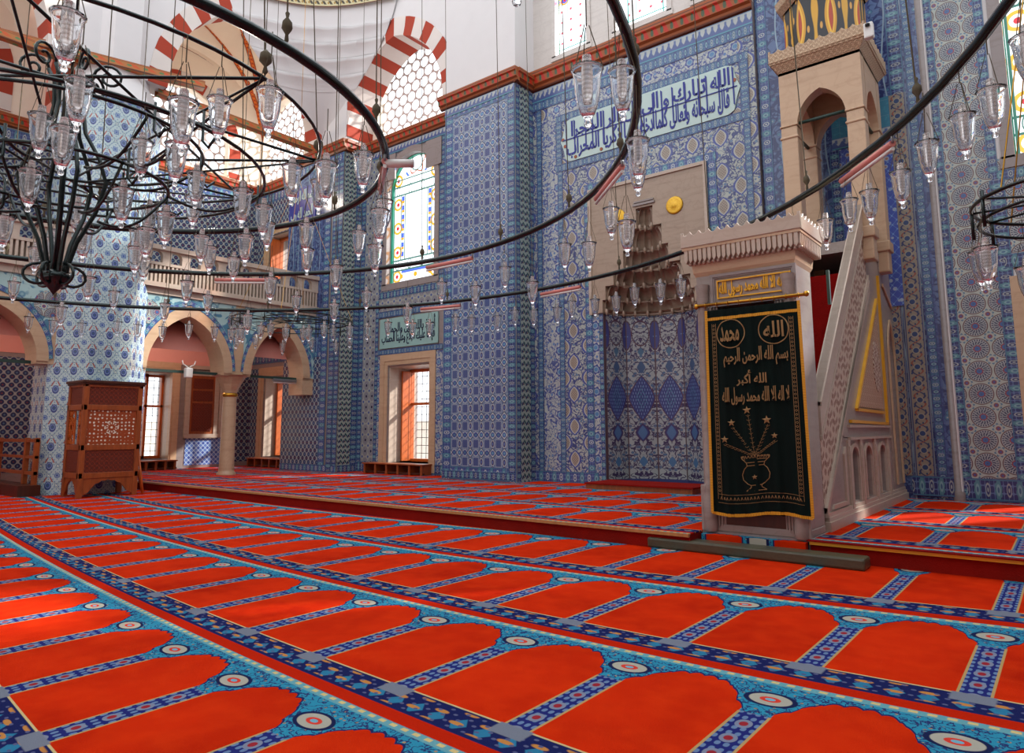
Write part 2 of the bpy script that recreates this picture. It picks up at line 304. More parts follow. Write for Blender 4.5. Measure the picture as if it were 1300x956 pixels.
# ------------------------------------------------------------------ carpets (X, Y world metres)
def carpet(name, pitch, y0, warp=True, cw=.69, x0=-.43):
    M = Mat(name, .95, .1); x, y, z = M.pos()
    if warp:
        xc = x+5+(y-4.64)*2; yy = y-(xc*xc)*.010
    else: yy = y
    t = ((yy-y0)/pitch).fract()*pitch          # 0 at the red stripe, grows towards the qibla wall
    X = rep(x-x0, cw, cw/2)                     # 0 at a divider
    ax = X.abs(); c = cw/2-ax                   # distance from the cell centre line
    s = pitch/1.46
    d_end = (t-1.19*s)                          # medallion row
    row = lambda a, b: t.between(a*s, b*s, .008)
    arch = (c*c)*2.2-(c*44).sin().abs()*.026+((c-.16).gt(0, .02)*.035)+((c-.22).gt(0, .02)*.06)
    top = 1.30*s
    infield = t.gt(.26*s, .006)*ax.gt(.066, .006)*(t+arch-top).lt(0, .008)
    spand = t.gt(.98*s, .006)*(1-infield)
    nz = M.noise(24, 2); fl = M.vor(26)
    md = (X*X)/(.09**2)+(d_end*d_end)/(.066**2)
    divp = rep(t, .16)
    dv = (X*X)/(.032**2)+(divp*divp)/(.042**2)
    tri = ((rep(x, .13).abs()*1.4+(t-.13*s).abs())).lt(.06, .01)
    RED = L(192, 40, 7); c0 = M.paint(RED, [((M.noise(1.6, 3)-.42)._o('MULTIPLY', 2.6, clamp=True)*.8, L(140, 15, 2)), ((M.noise(7, 3)-.42)._o('MULTIPLY', 2.2, clamp=True)*.45, L(216, 60, 14))])
    div = ax.lt(.066, .005)*t.gt(.2*s)*t.lt(1.0*s)
    col = M.paint(c0, [
        (spand, L(44, 130, 160)), (spand*fl.lt(.2, .08), L(150, 124, 96)), (spand*(nz-.5).abs().lt(.03, .02), L(40, 52, 100)), (((t+arch-top).abs().lt(.008, .005))*t.gt(.98*s)*ax.gt(.06), L(30, 40, 84)),
        (div, L(34, 40, 104)), (div*((X*90).sin()*(t*55).sin()).abs().gt(.55, .2), L(96, 120, 156)), (div*dv.lt(1.1, .2), L(116, 124, 146)), (div*dv.lt(.3, .15), L(140, 40, 50)), ((ax-.064).abs().lt(.006, .003)*t.between(.25*s, 1.0*s), L(170, 140, 92)),
        (row(.05, .26), L(26, 32, 80)), (row(.08, .24)*tri, L(44, 112, 146)), (row(.08, .24)*((x*24).sin()*(t*60).sin()).gt(.6, .2), L(176, 120, 64)), (row(.08, .24)*((x*70).sin()*(t*90).sin()).gt(.7, .2), L(80, 84, 120)), ((t-.26*s).abs().lt(.006, .004), L(190, 170, 120)),
        (ax.lt(.085, .01)*row(.17, .27), L(110, 116, 130)),
        (md.lt(1.6, .15), L(26, 34, 72)), (md.lt(1.0, .12), L(160, 158, 146)), (((X*X)/(.045**2)+(d_end*d_end)/(.03**2)).lt(1, .2), L(196, 60, 48)), (((X*X)/(.022**2)+(d_end*d_end)/(.015**2)).lt(1, .2), L(110, 160, 180)),
        (row(1.37, 1.42), L(96, 150, 160)), ((t-1.40*s).abs().lt(.012, .006)*((x*90).sin().gt(0, .5)), L(196, 176, 120)),
        (t.gt(1.42*s, .006)+t.lt(.05*s, .006), L(176, 32, 8))])
    M.out(col); M.bump(M.noise(220, 2, vec=M.uvn), .5, .004)
    M.b.inputs['Specular IOR Level'].default_value = .03; M.b.inputs['Sheen Weight'].default_value = .0; M.b.inputs['Sheen Roughness'].default_value = .5
    MT[name] = M.m
carpet('carpet_main', 1.46, 4.64-1.19)
carpet('carpet_left', 1.27, 6.5, False, .72); carpet('carpet_right', 1.55, 6.9, False, .66, -.4)
# ------------------------------------------------------------------ windows (coloured clear glass in opaque cames)
def pane(name, fn):
    m = bpy.data.materials.new(name); m.use_nodes = True; M = Mat.__new__(Mat); M.m = m; M.t = m.node_tree; M.b = M.t.nodes['Principled BSDF']
    M.b.inputs['Roughness'].default_value = .6; u, v = M.uv()
    colr, came, camecol = fn(M, u, v)
    tr = M.t.nodes.new('ShaderNodeBsdfTransparent'); mx = M.t.nodes.new('ShaderNodeMixShader')
    if isinstance(colr, tuple): tr.inputs[0].default_value = colr
    else: M.t.links.new(colr, tr.inputs[0])
    M.b.inputs['Base Color'].default_value = camecol
    gl = M.t.nodes.new('ShaderNodeBsdfGlossy'); gl.inputs['Roughness'].default_value = .05
    m2 = M.t.nodes.new('ShaderNodeMixShader'); m2.inputs[0].default_value = .05
    M.t.links.new(tr.outputs[0], m2.inputs[1]); M.t.links.new(gl.outputs[0], m2.inputs[2])
    tl = M.t.nodes.new('ShaderNodeBsdfTranslucent'); tl.inputs[0].default_value = camecol; m3 = M.t.nodes.new('ShaderNodeMixShader'); m3.inputs[0].default_value = .1 if name == 'glass_honeycomb' else .2
    M.t.links.new(M.b.outputs[0], m3.inputs[1]); M.t.links.new(tl.outputs[0], m3.inputs[2])
    M.t.links.new(came.k, mx.inputs[0]); M.t.links.new(m2.outputs[0], mx.inputs[1]); M.t.links.new(m3.outputs[0], mx.inputs[2])
    o = [n for n in M.t.nodes if n.type == 'OUTPUT_MATERIAL'][0]; M.t.links.new(mx.outputs[0], o.inputs[0]); MT[name] = m
def w_hex(M, u, v):
    p = .31; q = p*1.732
    r = hyp(rep(u, p), rep(v, q)).min(hyp(rep(u, p, p/2), rep(v, q, q/2)))
    return (.98, .99, 1, 1), r.gt(.134, .008), L(176, 158, 152)
pane('glass_honeycomb', w_hex)
def w_st(M, u, v):
    # u,v in metres from the window's bottom centre
    a = u.abs(); 
    line = lambda q, e, w=.02: (q-e).abs().lt(w, .008)
    fr = line(a, .40, .015)*v.between(.62, 2.3) 
    h = line(v, .36).max(line(v, .62)).max(line(v, 2.3)).max(line(v, 2.52)).max(line(v, 2.7, .015))
    colm = a.between(.43, .52)*v.between(.7, 2.28)
    seg = (v*4.2).fract(); r1 = hyp(u, v-3.05); ang = atan2(v-3.05, u)
    heart = (r1-.26-(ang*5).sin()*.05).abs().lt(.02, .01)*v.gt(2.7)
    ov = hyp(rep(u, .44)*1.9, v-.5); ov2 = hyp(rep(u, .44)*1.9, v-2.42)
    orn = hyp(a-.66, rep(v, .62, .1))
    c = M.paint((.97, .99, 1, 1), [(colm*seg.lt(.5, .05), (.06, .12, .55, 1)), (colm*seg.gt(.72, .05), (.8, .32, .02, 1)), ((orn-.13).abs()  .lt(.03, .01), (.8, .36, .03, 1)), (orn.lt(.05, .01), (.5, .02, .03, 1)),
        (heart, (.4, .1, .04, 1)), (v.between(.02, .3)*hyp(rep(u, .5, .25), v-.2).lt(.06), (.8, .32, .02, 1)), (v.between(.28, .36)*a.lt(.5), (.08, .14, .6, 1)), ((r1-.42).abs().lt(.03)*v.gt(2.75)*(ang*7).sin().gt(0), (.08, .16, .6, 1))])
    came = fr.max(h).max(line(a, .54, .014)*v.between(.62, 2.3)).max(line(ov, .12, .016)).max(line(ov2, .12, .016)).max(line(r1, .2, .014)*v.gt(2.7)).max(line(a, .8, .02))
    return c, came, L(70, 120, 110)
pane('glass_stained', w_st)
def w_st2(M, u, v):
    a = u.abs(); line = lambda q, e, w=.01: (q-e).abs().lt(w, .006)
    r = hyp(a-.27, rep(v, 1.3, .62)); q = hyp(rep(u, .24), rep(v, .24))
    c = M.paint((.97, .99, 1, 1), [((r-.09).abs().lt(.02, .01), (.8, .32, .02, 1)), (r.lt(.07, .01), (.05, .1, .55, 1)), (r.lt(.035, .01), (.6, .01, .03, 1)), (q.lt(.03), (.6, .08, .12, 1))])
    return c, line(v, .22).max(line(a, .38, .012)).max(line(v, .012)).max(line(a, .2, .006)*v.gt(.22)), L(40, 150, 140)
pane('glass_stained_small', w_st2)
# lamp glass
M = Mat('lamp_glass', .02, .5, 0, (.97, .98, 1, 1)); M.b.inputs['Transmission Weight'].default_value = 1; M.b.inputs['IOR'].default_value = 1.45; MT['lamp_glass'] = M.m
M = Mat('lamp_tube', .25, .5, 0, L(226, 220, 216)); x, y, z = M.pos(); M.out(M.mix(L(246, 243, 240), L(214, 204, 198), (z*300).sin().gt(.2, .8))); M.b.inputs['Transmission Weight'].default_value = .8; MT['lamp_tube'] = M.m
# ------------------------------------------------------------------ mesh building
class MB:
    def __init__(s): s.v = []; s.f = []; s.uv = []; s.sm = []
    def face(s, pts, uv=None, smooth=False):
        b = len(s.v); s.v += [tuple(p) for p in pts]; s.f.append(list(range(b, b+len(pts)))); s.uv.append(uv); s.sm.append(smooth)
    def box(s, a, b):
        x0, y0, z0 = (min(a[i], b[i]) for i in range(3)); x1, y1, z1 = (max(a[i], b[i]) for i in range(3))
        P = [(x0,y0,z0),(x1,y0,z0),(x1,y1,z0),(x0,y1,z0),(x0,y0,z1),(x1,y0,z1),(x1,y1,z1),(x0,y1,z1)]
        for q in ((0,3,2,1),(4,5,6,7),(0,1,5,4),(1,2,6,5),(2,3,7,6),(3,0,4,7)): s.face([P[i] for i in q])
        return s
    def grid(s, rows, uvs=None, smooth=True, close=False):
        n = len(rows[0]); b = len(s.v)
        for r in rows: s.v += [tuple(p) for p in r]
        for i in range(len(rows)-1):
            for j in range(n if close else n-1):
                k = (j+1) % n
                s.f.append([b+i*n+j, b+i*n+k, b+(i+1)*n+k, b+(i+1)*n+j])
                s.uv.append([uvs[i][j], uvs[i][j+1], uvs[i+1][j+1], uvs[i+1][j]] if uvs else None); s.sm.append(smooth)
        return s
    def lathe(s, prof, c=(0,0,0), n=20, smooth=True, a0=0):
        s.grid([[(c[0]+r*math.cos(a0+2*PI*j/n), c[1]+r*math.sin(a0+2*PI*j/n), c[2]+z) for j in range(n)] for r, z in prof], None, smooth, True)
        return s
    def tube(s, pts, r, n=8, closed=False, cap=True):
        pts = [Vector(p) for p in pts]; rows = []; N = len(pts); up = None
        for i, p in enumerate(pts):
            if closed: t = pts[(i+1) % N]-pts[i-1]
            else: t = pts[min(i+1, N-1)]-pts[max(i-1, 0)]
            t.normalize()
            if up is None:
                up = Vector((0,0,1)) if abs(t.z) < .9 else Vector((1,0,0))
            a = t.cross(up)
            if a.length < 1e-4: a = t.cross(Vector((0,1,0)))
            a.normalize(); b = a.cross(t); up = b
            rr = r[i] if isinstance(r, (list, tuple)) else r
            rows.append([p+a*(rr*math.cos(2*PI*k/n))+b*(rr*math.sin(2*PI*k/n)) for k in range(n)])
        if closed: rows.append(rows[0])
        s.grid(rows, None, True, True)
        if cap and not closed: s.face(rows[0][::-1]); s.face(rows[-1])
        return s
    def prism(s, poly, f, d0, d1):
        """poly: 2D points (u,z); f(u,z,d)->xyz"""
        s.face([f(u, z, d0) for u, z in poly]); s.face([f(u, z, d1) for u, z in poly][::-1])
        n = len(poly)
        for i in range(n):
            (a, b), (c, d) = poly[i], poly[(i+1) % n]
            s.face([f(a, b, d0), f(a, b, d1), f(c, d, d1), f(c, d, d0)])
        return s
    def build(s, name, mat, parent=None, fix=True, bevel=0):
        me = bpy.data.meshes.new(name); org = Vector(parent.matrix_world.translation) if parent else Vector((0,0,0))
        if parent:
            q = parent; org = Vector((0,0,0))
            while q: org += q.location; q = q.parent
        me.from_pydata([tuple(Vector(p)-org) for p in s.v], [], s.f)
        uvl = me.uv_layers.new(name='UVMap').data
        for i, pl in enumerate(me.polygons):
            pl.use_smooth = s.sm[i]
            if s.uv[i]:
                for k, li in enumerate(pl.loop_indices): uvl[li].uv = s.uv[i][k]
            else:
                n = pl.normal
                if abs(n.z) > .8:
                    for li, vi in zip(pl.loop_indices, pl.vertices): c = s.v[vi]; uvl[li].uv = (c[0], c[1])
                else:
                    t = Vector((n.y, -n.x, 0)); 
                    if t.length < 1e-6: t = Vector((1,0,0))
                    t.normalize()
                    if abs(t.x) > .99: t = Vector((1,0,0))
                    elif abs(t.y) > .99: t = Vector((0,1,0))
                    for li, vi in zip(pl.loop_indices, pl.vertices): c = Vector(s.v[vi]); uvl[li].uv = (c.dot(t), c.z)
        me.materials.append(MT[mat] if isinstance(mat, str) else mat)
        o = bpy.data.objects.new(name, me); COL.objects.link(o)
        if fix:
            import bmesh
            bm = bmesh.new(); bm.from_mesh(me); bmesh.ops.remove_doubles(bm, verts=bm.verts, dist=1e-5); bmesh.ops.recalc_face_normals(bm, faces=bm.faces); bm.to_mesh(me); bm.free()
        if parent: o.parent = parent
        if bevel:
            b = o.modifiers.new('b', 'BEVEL'); b.width = bevel; b.segments = 2; b.limit_method = 'ANGLE'
        return o
def tag(o, label=None, cat=None, group=None, kind=None):
    for k, x in (('label', label), ('category', cat), ('group', group), ('kind', kind)):
        if x: o[k] = x
    return o
def empty(name, loc=(0,0,0), label=None, cat=None, group=None, kind=None, parent=None):
    o = bpy.data.objects.new(name, None); COL.objects.link(o); o.location = loc
    if parent: o.parent = parent
    return tag(o, label, cat, group, kind)
def copy_tree(o, parent=None):
    c = o.copy(); COL.objects.link(c)
    if parent: c.parent = parent
    for ch in list(o.children): copy_tree(ch, c)
    return c
# wall frames: XW = wall parallel to X seen from -Y (u=x, d=y); YW = wall parallel to Y (u=y, d=x)
XW = lambda u, z, d: (u, d, z)
YW = lambda u, z, d: (d, u, z)
def bx(m, f, u0, u1, z0, z1, d0, d1):
    m.box(f(u0, z0, d0), f(u1, z1, d1)); return m
def arch_pts(uc, hw, zs, h, n=20):
    """pointed (or round) arch from left spring to right spring"""
    if h <= 0: return [(uc-hw, zs), (uc+hw, zs)]
    c = (h*h-hw*hw)/(2*hw); R = hw+c; out = []
    if c < 0:
        for i in range(n+1):
            a = PI-PI*i/n; out.append((uc+hw*math.cos(a), zs+h*math.sin(a)))
        return out
    am = math.acos(c/R); k = n//2
    for i in range(k+1):
        a = PI-(am*i/k); out.append((uc+c+R*math.cos(a), zs+R*math.sin(a)))
    for i in range(1, k+1):
        a = am*(1-i/k); out.append((uc-c+R*math.cos(a), zs+R*math.sin(a)))
    return out
def hole_col(m, f, uc, hw, zb, zs, h, z0, z1, d0, d1):
    if zb > z0+1e-4: bx(m, f, uc-hw, uc+hw, z0, zb, d0, d1)
    P = arch_pts(uc, hw, zs, h)
    for (a, b), (c, d) in zip(P, P[1:]):
        if z1-min(b, d) < 1e-4: continue
        m.prism([(a, b), (c, d), (c, z1), (a, z1)], f, d0, d1)
def holed(m, f, u0, u1, z0, z1, d0, d1, holes):
    u = u0
    for (uc, hw, zb, zs, h) in sorted(holes):
        if uc-hw > u+1e-4: bx(m, f, u, uc-hw, z0, z1, d0, d1)
        hole_col(m, f, uc, hw, zb, zs, h, z0, z1, d0, d1); u = uc+hw
    if u1 > u+1e-4: bx(m, f, u, u1, z0, z1, d0, d1)
def band(m, f, uc, hw, zs, h, w, d0, d1, legs=None, n=24):
    """arch band of width w, uv along the curve; legs = bottom z"""
    a = arch_pts(uc, hw, zs, h, n); b = arch_pts(uc, hw+w, zs, h+w*1.15 if h > 0 else 0, n)
    if legs is not None: a = [(uc-hw, legs)]+a+[(uc+hw, legs)]; b = [(uc-hw-w, legs)]+b+[(uc+hw+w, legs)]
    s = 0; D = abs(d1-d0)
    for i in range(len(a)-1):
        ds = math.hypot((a[i+1][0]+b[i+1][0]-a[i][0]-b[i][0])/2, (a[i+1][1]+b[i+1][1]-a[i][1]-b[i][1])/2)
        p, q, r, t = a[i], a[i+1], b[i+1], b[i]
        m.face([f(*p, d0), f(*q, d0), f(*r, d0), f(*t, d0)], [(s, 0), (s+ds, 0), (s+ds, w), (s, w)])
        m.face([f(*p, d1), f(*q, d1), f(*r, d1), f(*t, d1)][::-1], [(s, w), (s+ds, w), (s+ds, 0), (s, 0)][::1])
        m.face([f(*p, d0), f(*p, d1), f(*q, d1), f(*q, d0)], [(s, 0), (s, D), (s+ds, D), (s+ds, 0)])
        m.face([f(*t, d0), f(*r, d0), f(*r, d1), f(*t, d1)], [(s, 0), (s+ds, 0), (s+ds, D), (s, D)])
        s += ds
SOFF = [0]
def strip(m, f, u0, z0, u1, z1, w, d, th=.012):
    """tile strip centred on a line in the wall plane, uv (length, 0..1)"""
    L_ = math.hypot(u1-u0, z1-z0); tu, tz = (u1-u0)/L_, (z1-z0)/L_; nu, nz = -tz*w/2, tu*w/2
    SOFF[0] = (SOFF[0]+1) % 7; sg = -1 if (f is XW or d > -14 and f is XW) else 1
    d = d+sg*.0013*SOFF[0]
    A = [(u0-nu, z0-nz), (u1-nu, z1-nz), (u1+nu, z1+nz), (u0+nu, z0+nz)]
    m.face([f(a, b, d) for a, b in A], [(0, 0), (L_, 0), (L_, 1), (0, 1)])
def rect_strips(m, f, u0, u1, z0, z1, w, d, sides='lrtb'):
    """frame of strips just inside the rectangle"""
    if 't' in sides: strip(m, f, u0, z1-w/2, u1, z1-w/2, w, d)
    if 'b' in sides: strip(m, f, u0, z0+w/2, u1, z0+w/2, w, d)
    if 'l' in sides: strip(m, f, u0+w/2, z0+w*('b' in sides), u0+w/2, z1-w*('t' in sides), w, d)
    if 'r' in sides: strip(m, f, u1-w/2, z0+w*('b' in sides), u1-w/2, z1-w*('t' in sides), w, d)
def framebox(m, f, u0, u1, z0, z1, w, d0, d1, sides='lrtb'):
    if 'l' in sides: bx(m, f, u0, u0+w, z0, z1, d0, d1)
    if 'r' in sides: bx(m, f, u1-w, u1, z0, z1, d0, d1)
    if 't' in sides: bx(m, f, u0+w, u1-w, z1-w, z1, d0, d1)
    if 'b' in sides: bx(m, f, u0+w, u1-w, z0, z0+w, d0, d1)
def panel(f, u0, u1, z0, z1, d, mat, parent, holes=(), name='tile_panel'):
    m = MB(); u = u0
    def q(a, b, c, e):
        if b-a > 1e-4 and e-c > 1e-4: m.face([f(a, c, d), f(b, c, d), f(b, e, d), f(a, e, d)])
    for (uc, hw, zb, zs, h) in sorted(holes):
        a, b = max(uc-hw, u0), min(uc+hw, u1)
        q(u, a, z0, z1); q(a, b, z0, zb)
        P = arch_pts(uc, hw, zs, h)
        if h <= 0: q(a, b, zs, z1)
        else:
            for (c1, c2), (e1, e2) in zip(P, P[1:]): m.face([f(c1, c2, d), f(e1, e2, d), f(e1, z1, d), f(c1, z1, d)])
        u = b
    q(u, u1, z0, z1); return m.build(name, mat, parent, fix=False)
def struct(name, parent=None): return tag(empty(name, parent=parent), kind='structure')
STRN = [0]
def strips_obj(name, mat, parent, calls):
    m = MB(); STRN[0] += 1
    for c in calls: c(m)
    return m.build(name, mat, parent, fix=False)
def cornice(parent, f, u0, u1, d, zb, sgn=-1, mat='cornice_paint', proj=.16, hgt=.30):
    """moulded cornice along a wall, sgn = direction of projection in d"""
    prof = [(0, 0), (.3, .05), (.42, .22), (.75, .3), (.8, .62), (1, .7), (1, .95), (0, 1)]
    m = MB()
    for (a, b), (c, e) in zip(prof, prof[1:]):
        m.face([f(u0, zb+b*hgt, d+sgn*proj*a), f(u1, zb+b*hgt, d+sgn*proj*a), f(u1, zb+e*hgt, d+sgn*proj*c), f(u0, zb+e*hgt, d+sgn*proj*c)], [(u0, b), (u1, b), (u1, e), (u0, e)])
    for u in (u0, u1): m.face([f(u, zb+b*hgt, d+sgn*proj*a) for a, b in prof])
    return m.build('cornice', mat, parent, fix=False)
# ------------------------------------------------------------------ Arabic lettering from the built-in fallback font
FORMS = {}
for c in range(0xFE70, 0xFEFD):
    d = unicodedata.decomposition(chr(c)).split()
    if len(d) >= 2: FORMS[(''.join(chr(int(x, 16)) for x in d[1:]), d[0])] = chr(c)
def shape(s):
    NJ = 'اأإآدذرزوةءى'; out = []; i = 0; prev = False
    while i < len(s):
        ch = s[i]
        if ch == 'ل' and i+1 < len(s) and s[i+1] in 'اأإآ':
            out.append(FORMS[('ل'+s[i+1], '<final>' if prev else '<isolated>')]); prev = False; i += 2; continue
        if (ch, '<isolated>') not in FORMS: out.append(ch); prev = False; i += 1; continue
        nxt = i+1 < len(s) and (s[i+1], '<isolated>') in FORMS and s[i+1] != 'ء'
        fj = ch not in NJ and nxt
        k = '<medial>' if prev and fj else '<initial>' if fj else '<final>' if prev else '<isolated>'
        out.append(FORMS.get((ch, k)) or FORMS[(ch, '<isolated>')]); prev = fj; i += 1
    return ''.join(reversed(out))
def text_obj(s, name, f, u0, u1, z0, z1, d, th, mat, parent, tall=1.0, off=0.0, slant=0):
    """lettering as one mesh filling the box u0..u1, z0..z1 on a wall plane"""
    cu = bpy.data.curves.new(name, 'FONT'); cu.body = shape(s); cu.size = 1; cu.extrude = .5; cu.offset = off; cu.resolution_u = 3
    o = bpy.data.objects.new(name, cu); COL.objects.link(o); bpy.context.view_layer.update()
    dg = bpy.context.evaluated_depsgraph_get()
    me = bpy.data.meshes.new_from_object(o.evaluated_get(dg)); bpy.data.objects.remove(o)
    vs = [v.co.copy() for v in me.vertices]
    if not vs: return None
    for v in vs:
        if v.y > .32: v.y = .32+(v.y-.32)*tall
        v.x += v.y*slant
    x0 = min(v.x for v in vs); x1 = max(v.x for v in vs); y0 = min(v.y for v in vs); y1 = max(v.y for v in vs)
    org = Vector((0,0,0)); q = parent
    while q: org += q.location; q = q.parent
    for v, w in zip(me.vertices, vs):
        v.co = Vector(f(u0+(w.x-x0)/(x1-x0)*(u1-u0), z0+(w.y-y0)/(y1-y0)*(z1-z0), d+(th if w.z < 0 else 0)))-org
    me.materials.clear(); me.materials.append(MT[mat])
    r = bpy.data.objects.new(name, me); COL.objects.link(r); r.parent = parent; return r
# ------------------------------------------------------------------ camera and light
cam = bpy.data.cameras.new('camera'); co = bpy.data.objects.new('camera', cam); COL.objects.link(co); SC.camera = co
yaw, pitch, roll, FP = .676235, .128706, -.0035, 875.7
fwd = Vector((-math.sin(yaw)*math.cos(pitch), math.cos(yaw)*math.cos(pitch), math.sin(pitch)))
rt = Vector((math.cos(yaw), math.sin(yaw), 0)); up = rt.cross(fwd)
r2 = rt*math.cos(roll)+up*math.sin(roll); u2 = up*math.cos(roll)-rt*math.sin(roll)
co.matrix_world = Matrix.Translation((0, 0, 1.17)) @ Matrix((r2, u2, -fwd)).transposed().to_4x4()
cam.sensor_width = 36; cam.lens = 36*FP/1300; cam.shift_y = -45/1300; cam.clip_start = .05; cam.clip_end = 200
W = bpy.data.worlds.new('sky'); SC.world = W; W.use_nodes = True
wt = W.node_tree; bg = wt.nodes['Background']; bg.inputs[0].default_value = (.93, .96, 1, 1); bg.inputs[1].default_value = 2.2
SC.view_settings.view_transform = 'Standard'; SC.view_settings.look = 'None'; SC.view_settings.exposure = -0.12; SC.view_settings.gamma = 1
SC.view_settings.use_curve_mapping = False
# ------------------------------------------------------------------ floor, platforms, carpets
PZ = .17
fl = struct('floor'); MB().box((-20, -3, -.3), (6, 13, -.03)).build('subfloor', 'stone_green', fl)
t = MB().box((-19, -3, -.03), (6, 6.75, 0)).build('carpet', 'carpet_main')
tag(t, 'vermilion carpet of arched prayer niches covering the lower hall floor', 'carpet')
def platform(name, x0, x1, y0, y1, mat, lab, edge):
    e = tag(empty(name, (x0, y0, 0)), kind='structure')
    MB().box((x0, y0+.03, 0), (x1, y1, PZ-.012)).build('riser', 'riser_carpet', e)
    m = MB().box((x0, y0, PZ-.035), (x1, y0+.04, PZ-.004)); m.build('edge_strip', edge, e)
    c = MB().box((x0, y0+.02, PZ-.012), (x1, y1, PZ)).build('carpet', mat); tag(c, lab, 'carpet')
platform('floor_platform_left', -14.7, -2.97, 6.42, 11.2, 'carpet_left', 'orange prayer carpet on the raised floor before the mihrab and left of the green curtain', 'wood_pale')
platform('floor_platform_aisle', -19, -14.7, 6.42, 11.2, 'carpet_left', 'orange prayer carpet on the raised side aisle floor around the slender column', 'wood_pale')
platform('floor_platform_right', -1.93, 3.0, 6.70, 11.75, 'carpet_right', 'sunlit prayer carpet on the raised floor right of the pulpit', 'gold')
MB().box((-1.95, 6.68, PZ-.006), (3, 6.76, PZ+.004)).build('edge_runner', 'red_carpet', fl)
MB().box((-2.97, 6.75, 0), (-1.93, 11.55, PZ)).build('pulpit_footing', 'marble_grey', fl)
m = MB(); m.box((-3.42, 6.42, 0), (-1.42, 6.64, .10)); o = m.build('stone_step', 'stone_green', bevel=.02)
tag(o, 'long dark mottled stone step on the carpet in front of the pulpit portal', 'step')
o = MB().box((-2.94, 6.645, 0), (-1.95, 6.775, .15)).build('threshold_carpet', 'carpet_right')
tag(o, 'narrow strip of red and blue carpet between stone step and pulpit portal', 'carpet')
e = empty('mihrab_step', (-5.6, 10.7, PZ), 'low red carpeted wooden step in front of the tiled mihrab niche', 'step')
MB().box((-6.6, 10.25, PZ), (-4.65, 11.12, .25)).build('base', 'wood_red', e); MB().box((-6.62, 10.23, .25), (-4.63, 11.12, .275)).build('carpet_top', 'riser_carpet', e)
m = MB()
# ------------------------------------------------------------------ QIBLA WALL
wb = struct('wall_back')
# bay (left of the block)
m = MB(); holed(m, XW, -14, -10.4, 0, 3.0, 11.2, 12.2, [(-12.13, .74, .42, 2.73, 0)])
holed(m, XW, -14, -10.4, 3.0, 4.6, 11.2, 12.2, [])
holed(m, XW, -14, -10.4, 4.6, 8.33, 11.2, 11.44, [(-12.15, .86, 4.77, 7.2, .82)])
m.build('wall_masonry', 'marble_grey', wb)
m = MB(); holed(m, XW, -14.1, -10.3, 8.33, 14, 11.45, 11.68, [(-12.35, 1.42, 8.72, 9.75, 1.5)]); m.build('upper_wall', 'plaster_cream', wb)
f = XW; D = 11.188
panel(f, -14, -10.4, PZ, 3.0, D+.004, 'tile_floral_small', wb, [(-12.13, .76, .3, 2.75, 0)])
panel(f, -14, -13.24, .42, 8.2, D, 'tile_eyed_roundel', wb)
panel(f, -13.24, -10.62, 3.98, 4.62, D, 'tile_eyed_roundel', wb)
strips_obj('tile_border', 'tile_border_navy', wb, [lambda m: rect_strips(m, f, -13.26, -10.98, 4.42, 8.3, .17, D-.003),
    lambda m: strip(m, f, -13.9, .42, -13.9, 8.2, .16, D-.003), lambda m: strip(m, f, -14, .3, -10.4, .3, .22, D-.003), lambda m: strip(m, f, -13.3, .42, -13.3, 4.4, .12, D-.003)])
strips_obj('tile_border', 'tile_border_turquoise', wb, [lambda m: strip(m, f, -10.9, .4, -10.9, 8.2, .16, D-.004), lambda m: strip(m, f, -10.55, .4, -10.55, 8.2, .28, D-.004),
    lambda m: strip(m, f, -13.25, 3.08, -11.0, 3.08, .13, D-.004), lambda m: strip(m, f, -13.25, 4.02, -11.0, 4.02, .16, D-.004)])
strips_obj('tile_border', 'tile_scallop', wb, [lambda m: strip(m, f, -10.73, .4, -10.73, 8.2, .1, D-.006), lambda m: strip(m, f, -14, 8.24, -10.4, 8.24, .18, D-.006)])
# block between bay and mihrab wall
wk = struct('wall_pier'); MB().box((-10.4, 10.6, 0), (-8.4, 12, 14)).build('wall_masonry', 'plaster', wk)
f = XW; D = 10.588
panel(f, -10.15, -8.58, .44, 8.05, D, 'tile_blue_grid', wk)
strips_obj('tile_border', 'tile_border_blue', wk, [lambda m: rect_strips(m, f, -10.4, -8.4, PZ, 8.33, .25, D+.002, 'lr'), lambda m: rect_strips(m, f, -10.15, -8.65, PZ, 8.33, .27, D+.002, 'tb')])
strips_obj('tile_border', 'tile_border_navy', wk, [lambda m: strip(m, f, -8.5, PZ, -8.5, 8.33, .19, D-.003), lambda m: strip(m, f, -10.4, PZ+.1, -8.4, PZ+.1, .16, D-.003)])
strips_obj('tile_border', 'tile_scallop', wk, [lambda m: strip(m, f, -10.4, 8.24, -8.4, 8.24, .18, D-.005)])
panel(YW, 10.6, 11.2, PZ, 8.33, -8.39, 'tile_leaf', wk)
strips_obj('tile_border', 'tile_border_navy', wk, [lambda m: strip(m, YW, 10.66, PZ, 10.66, 8.33, .13, -8.385), lambda m: strip(m, YW, 11.12, PZ, 11.12, 8.33, .15, -8.385)])
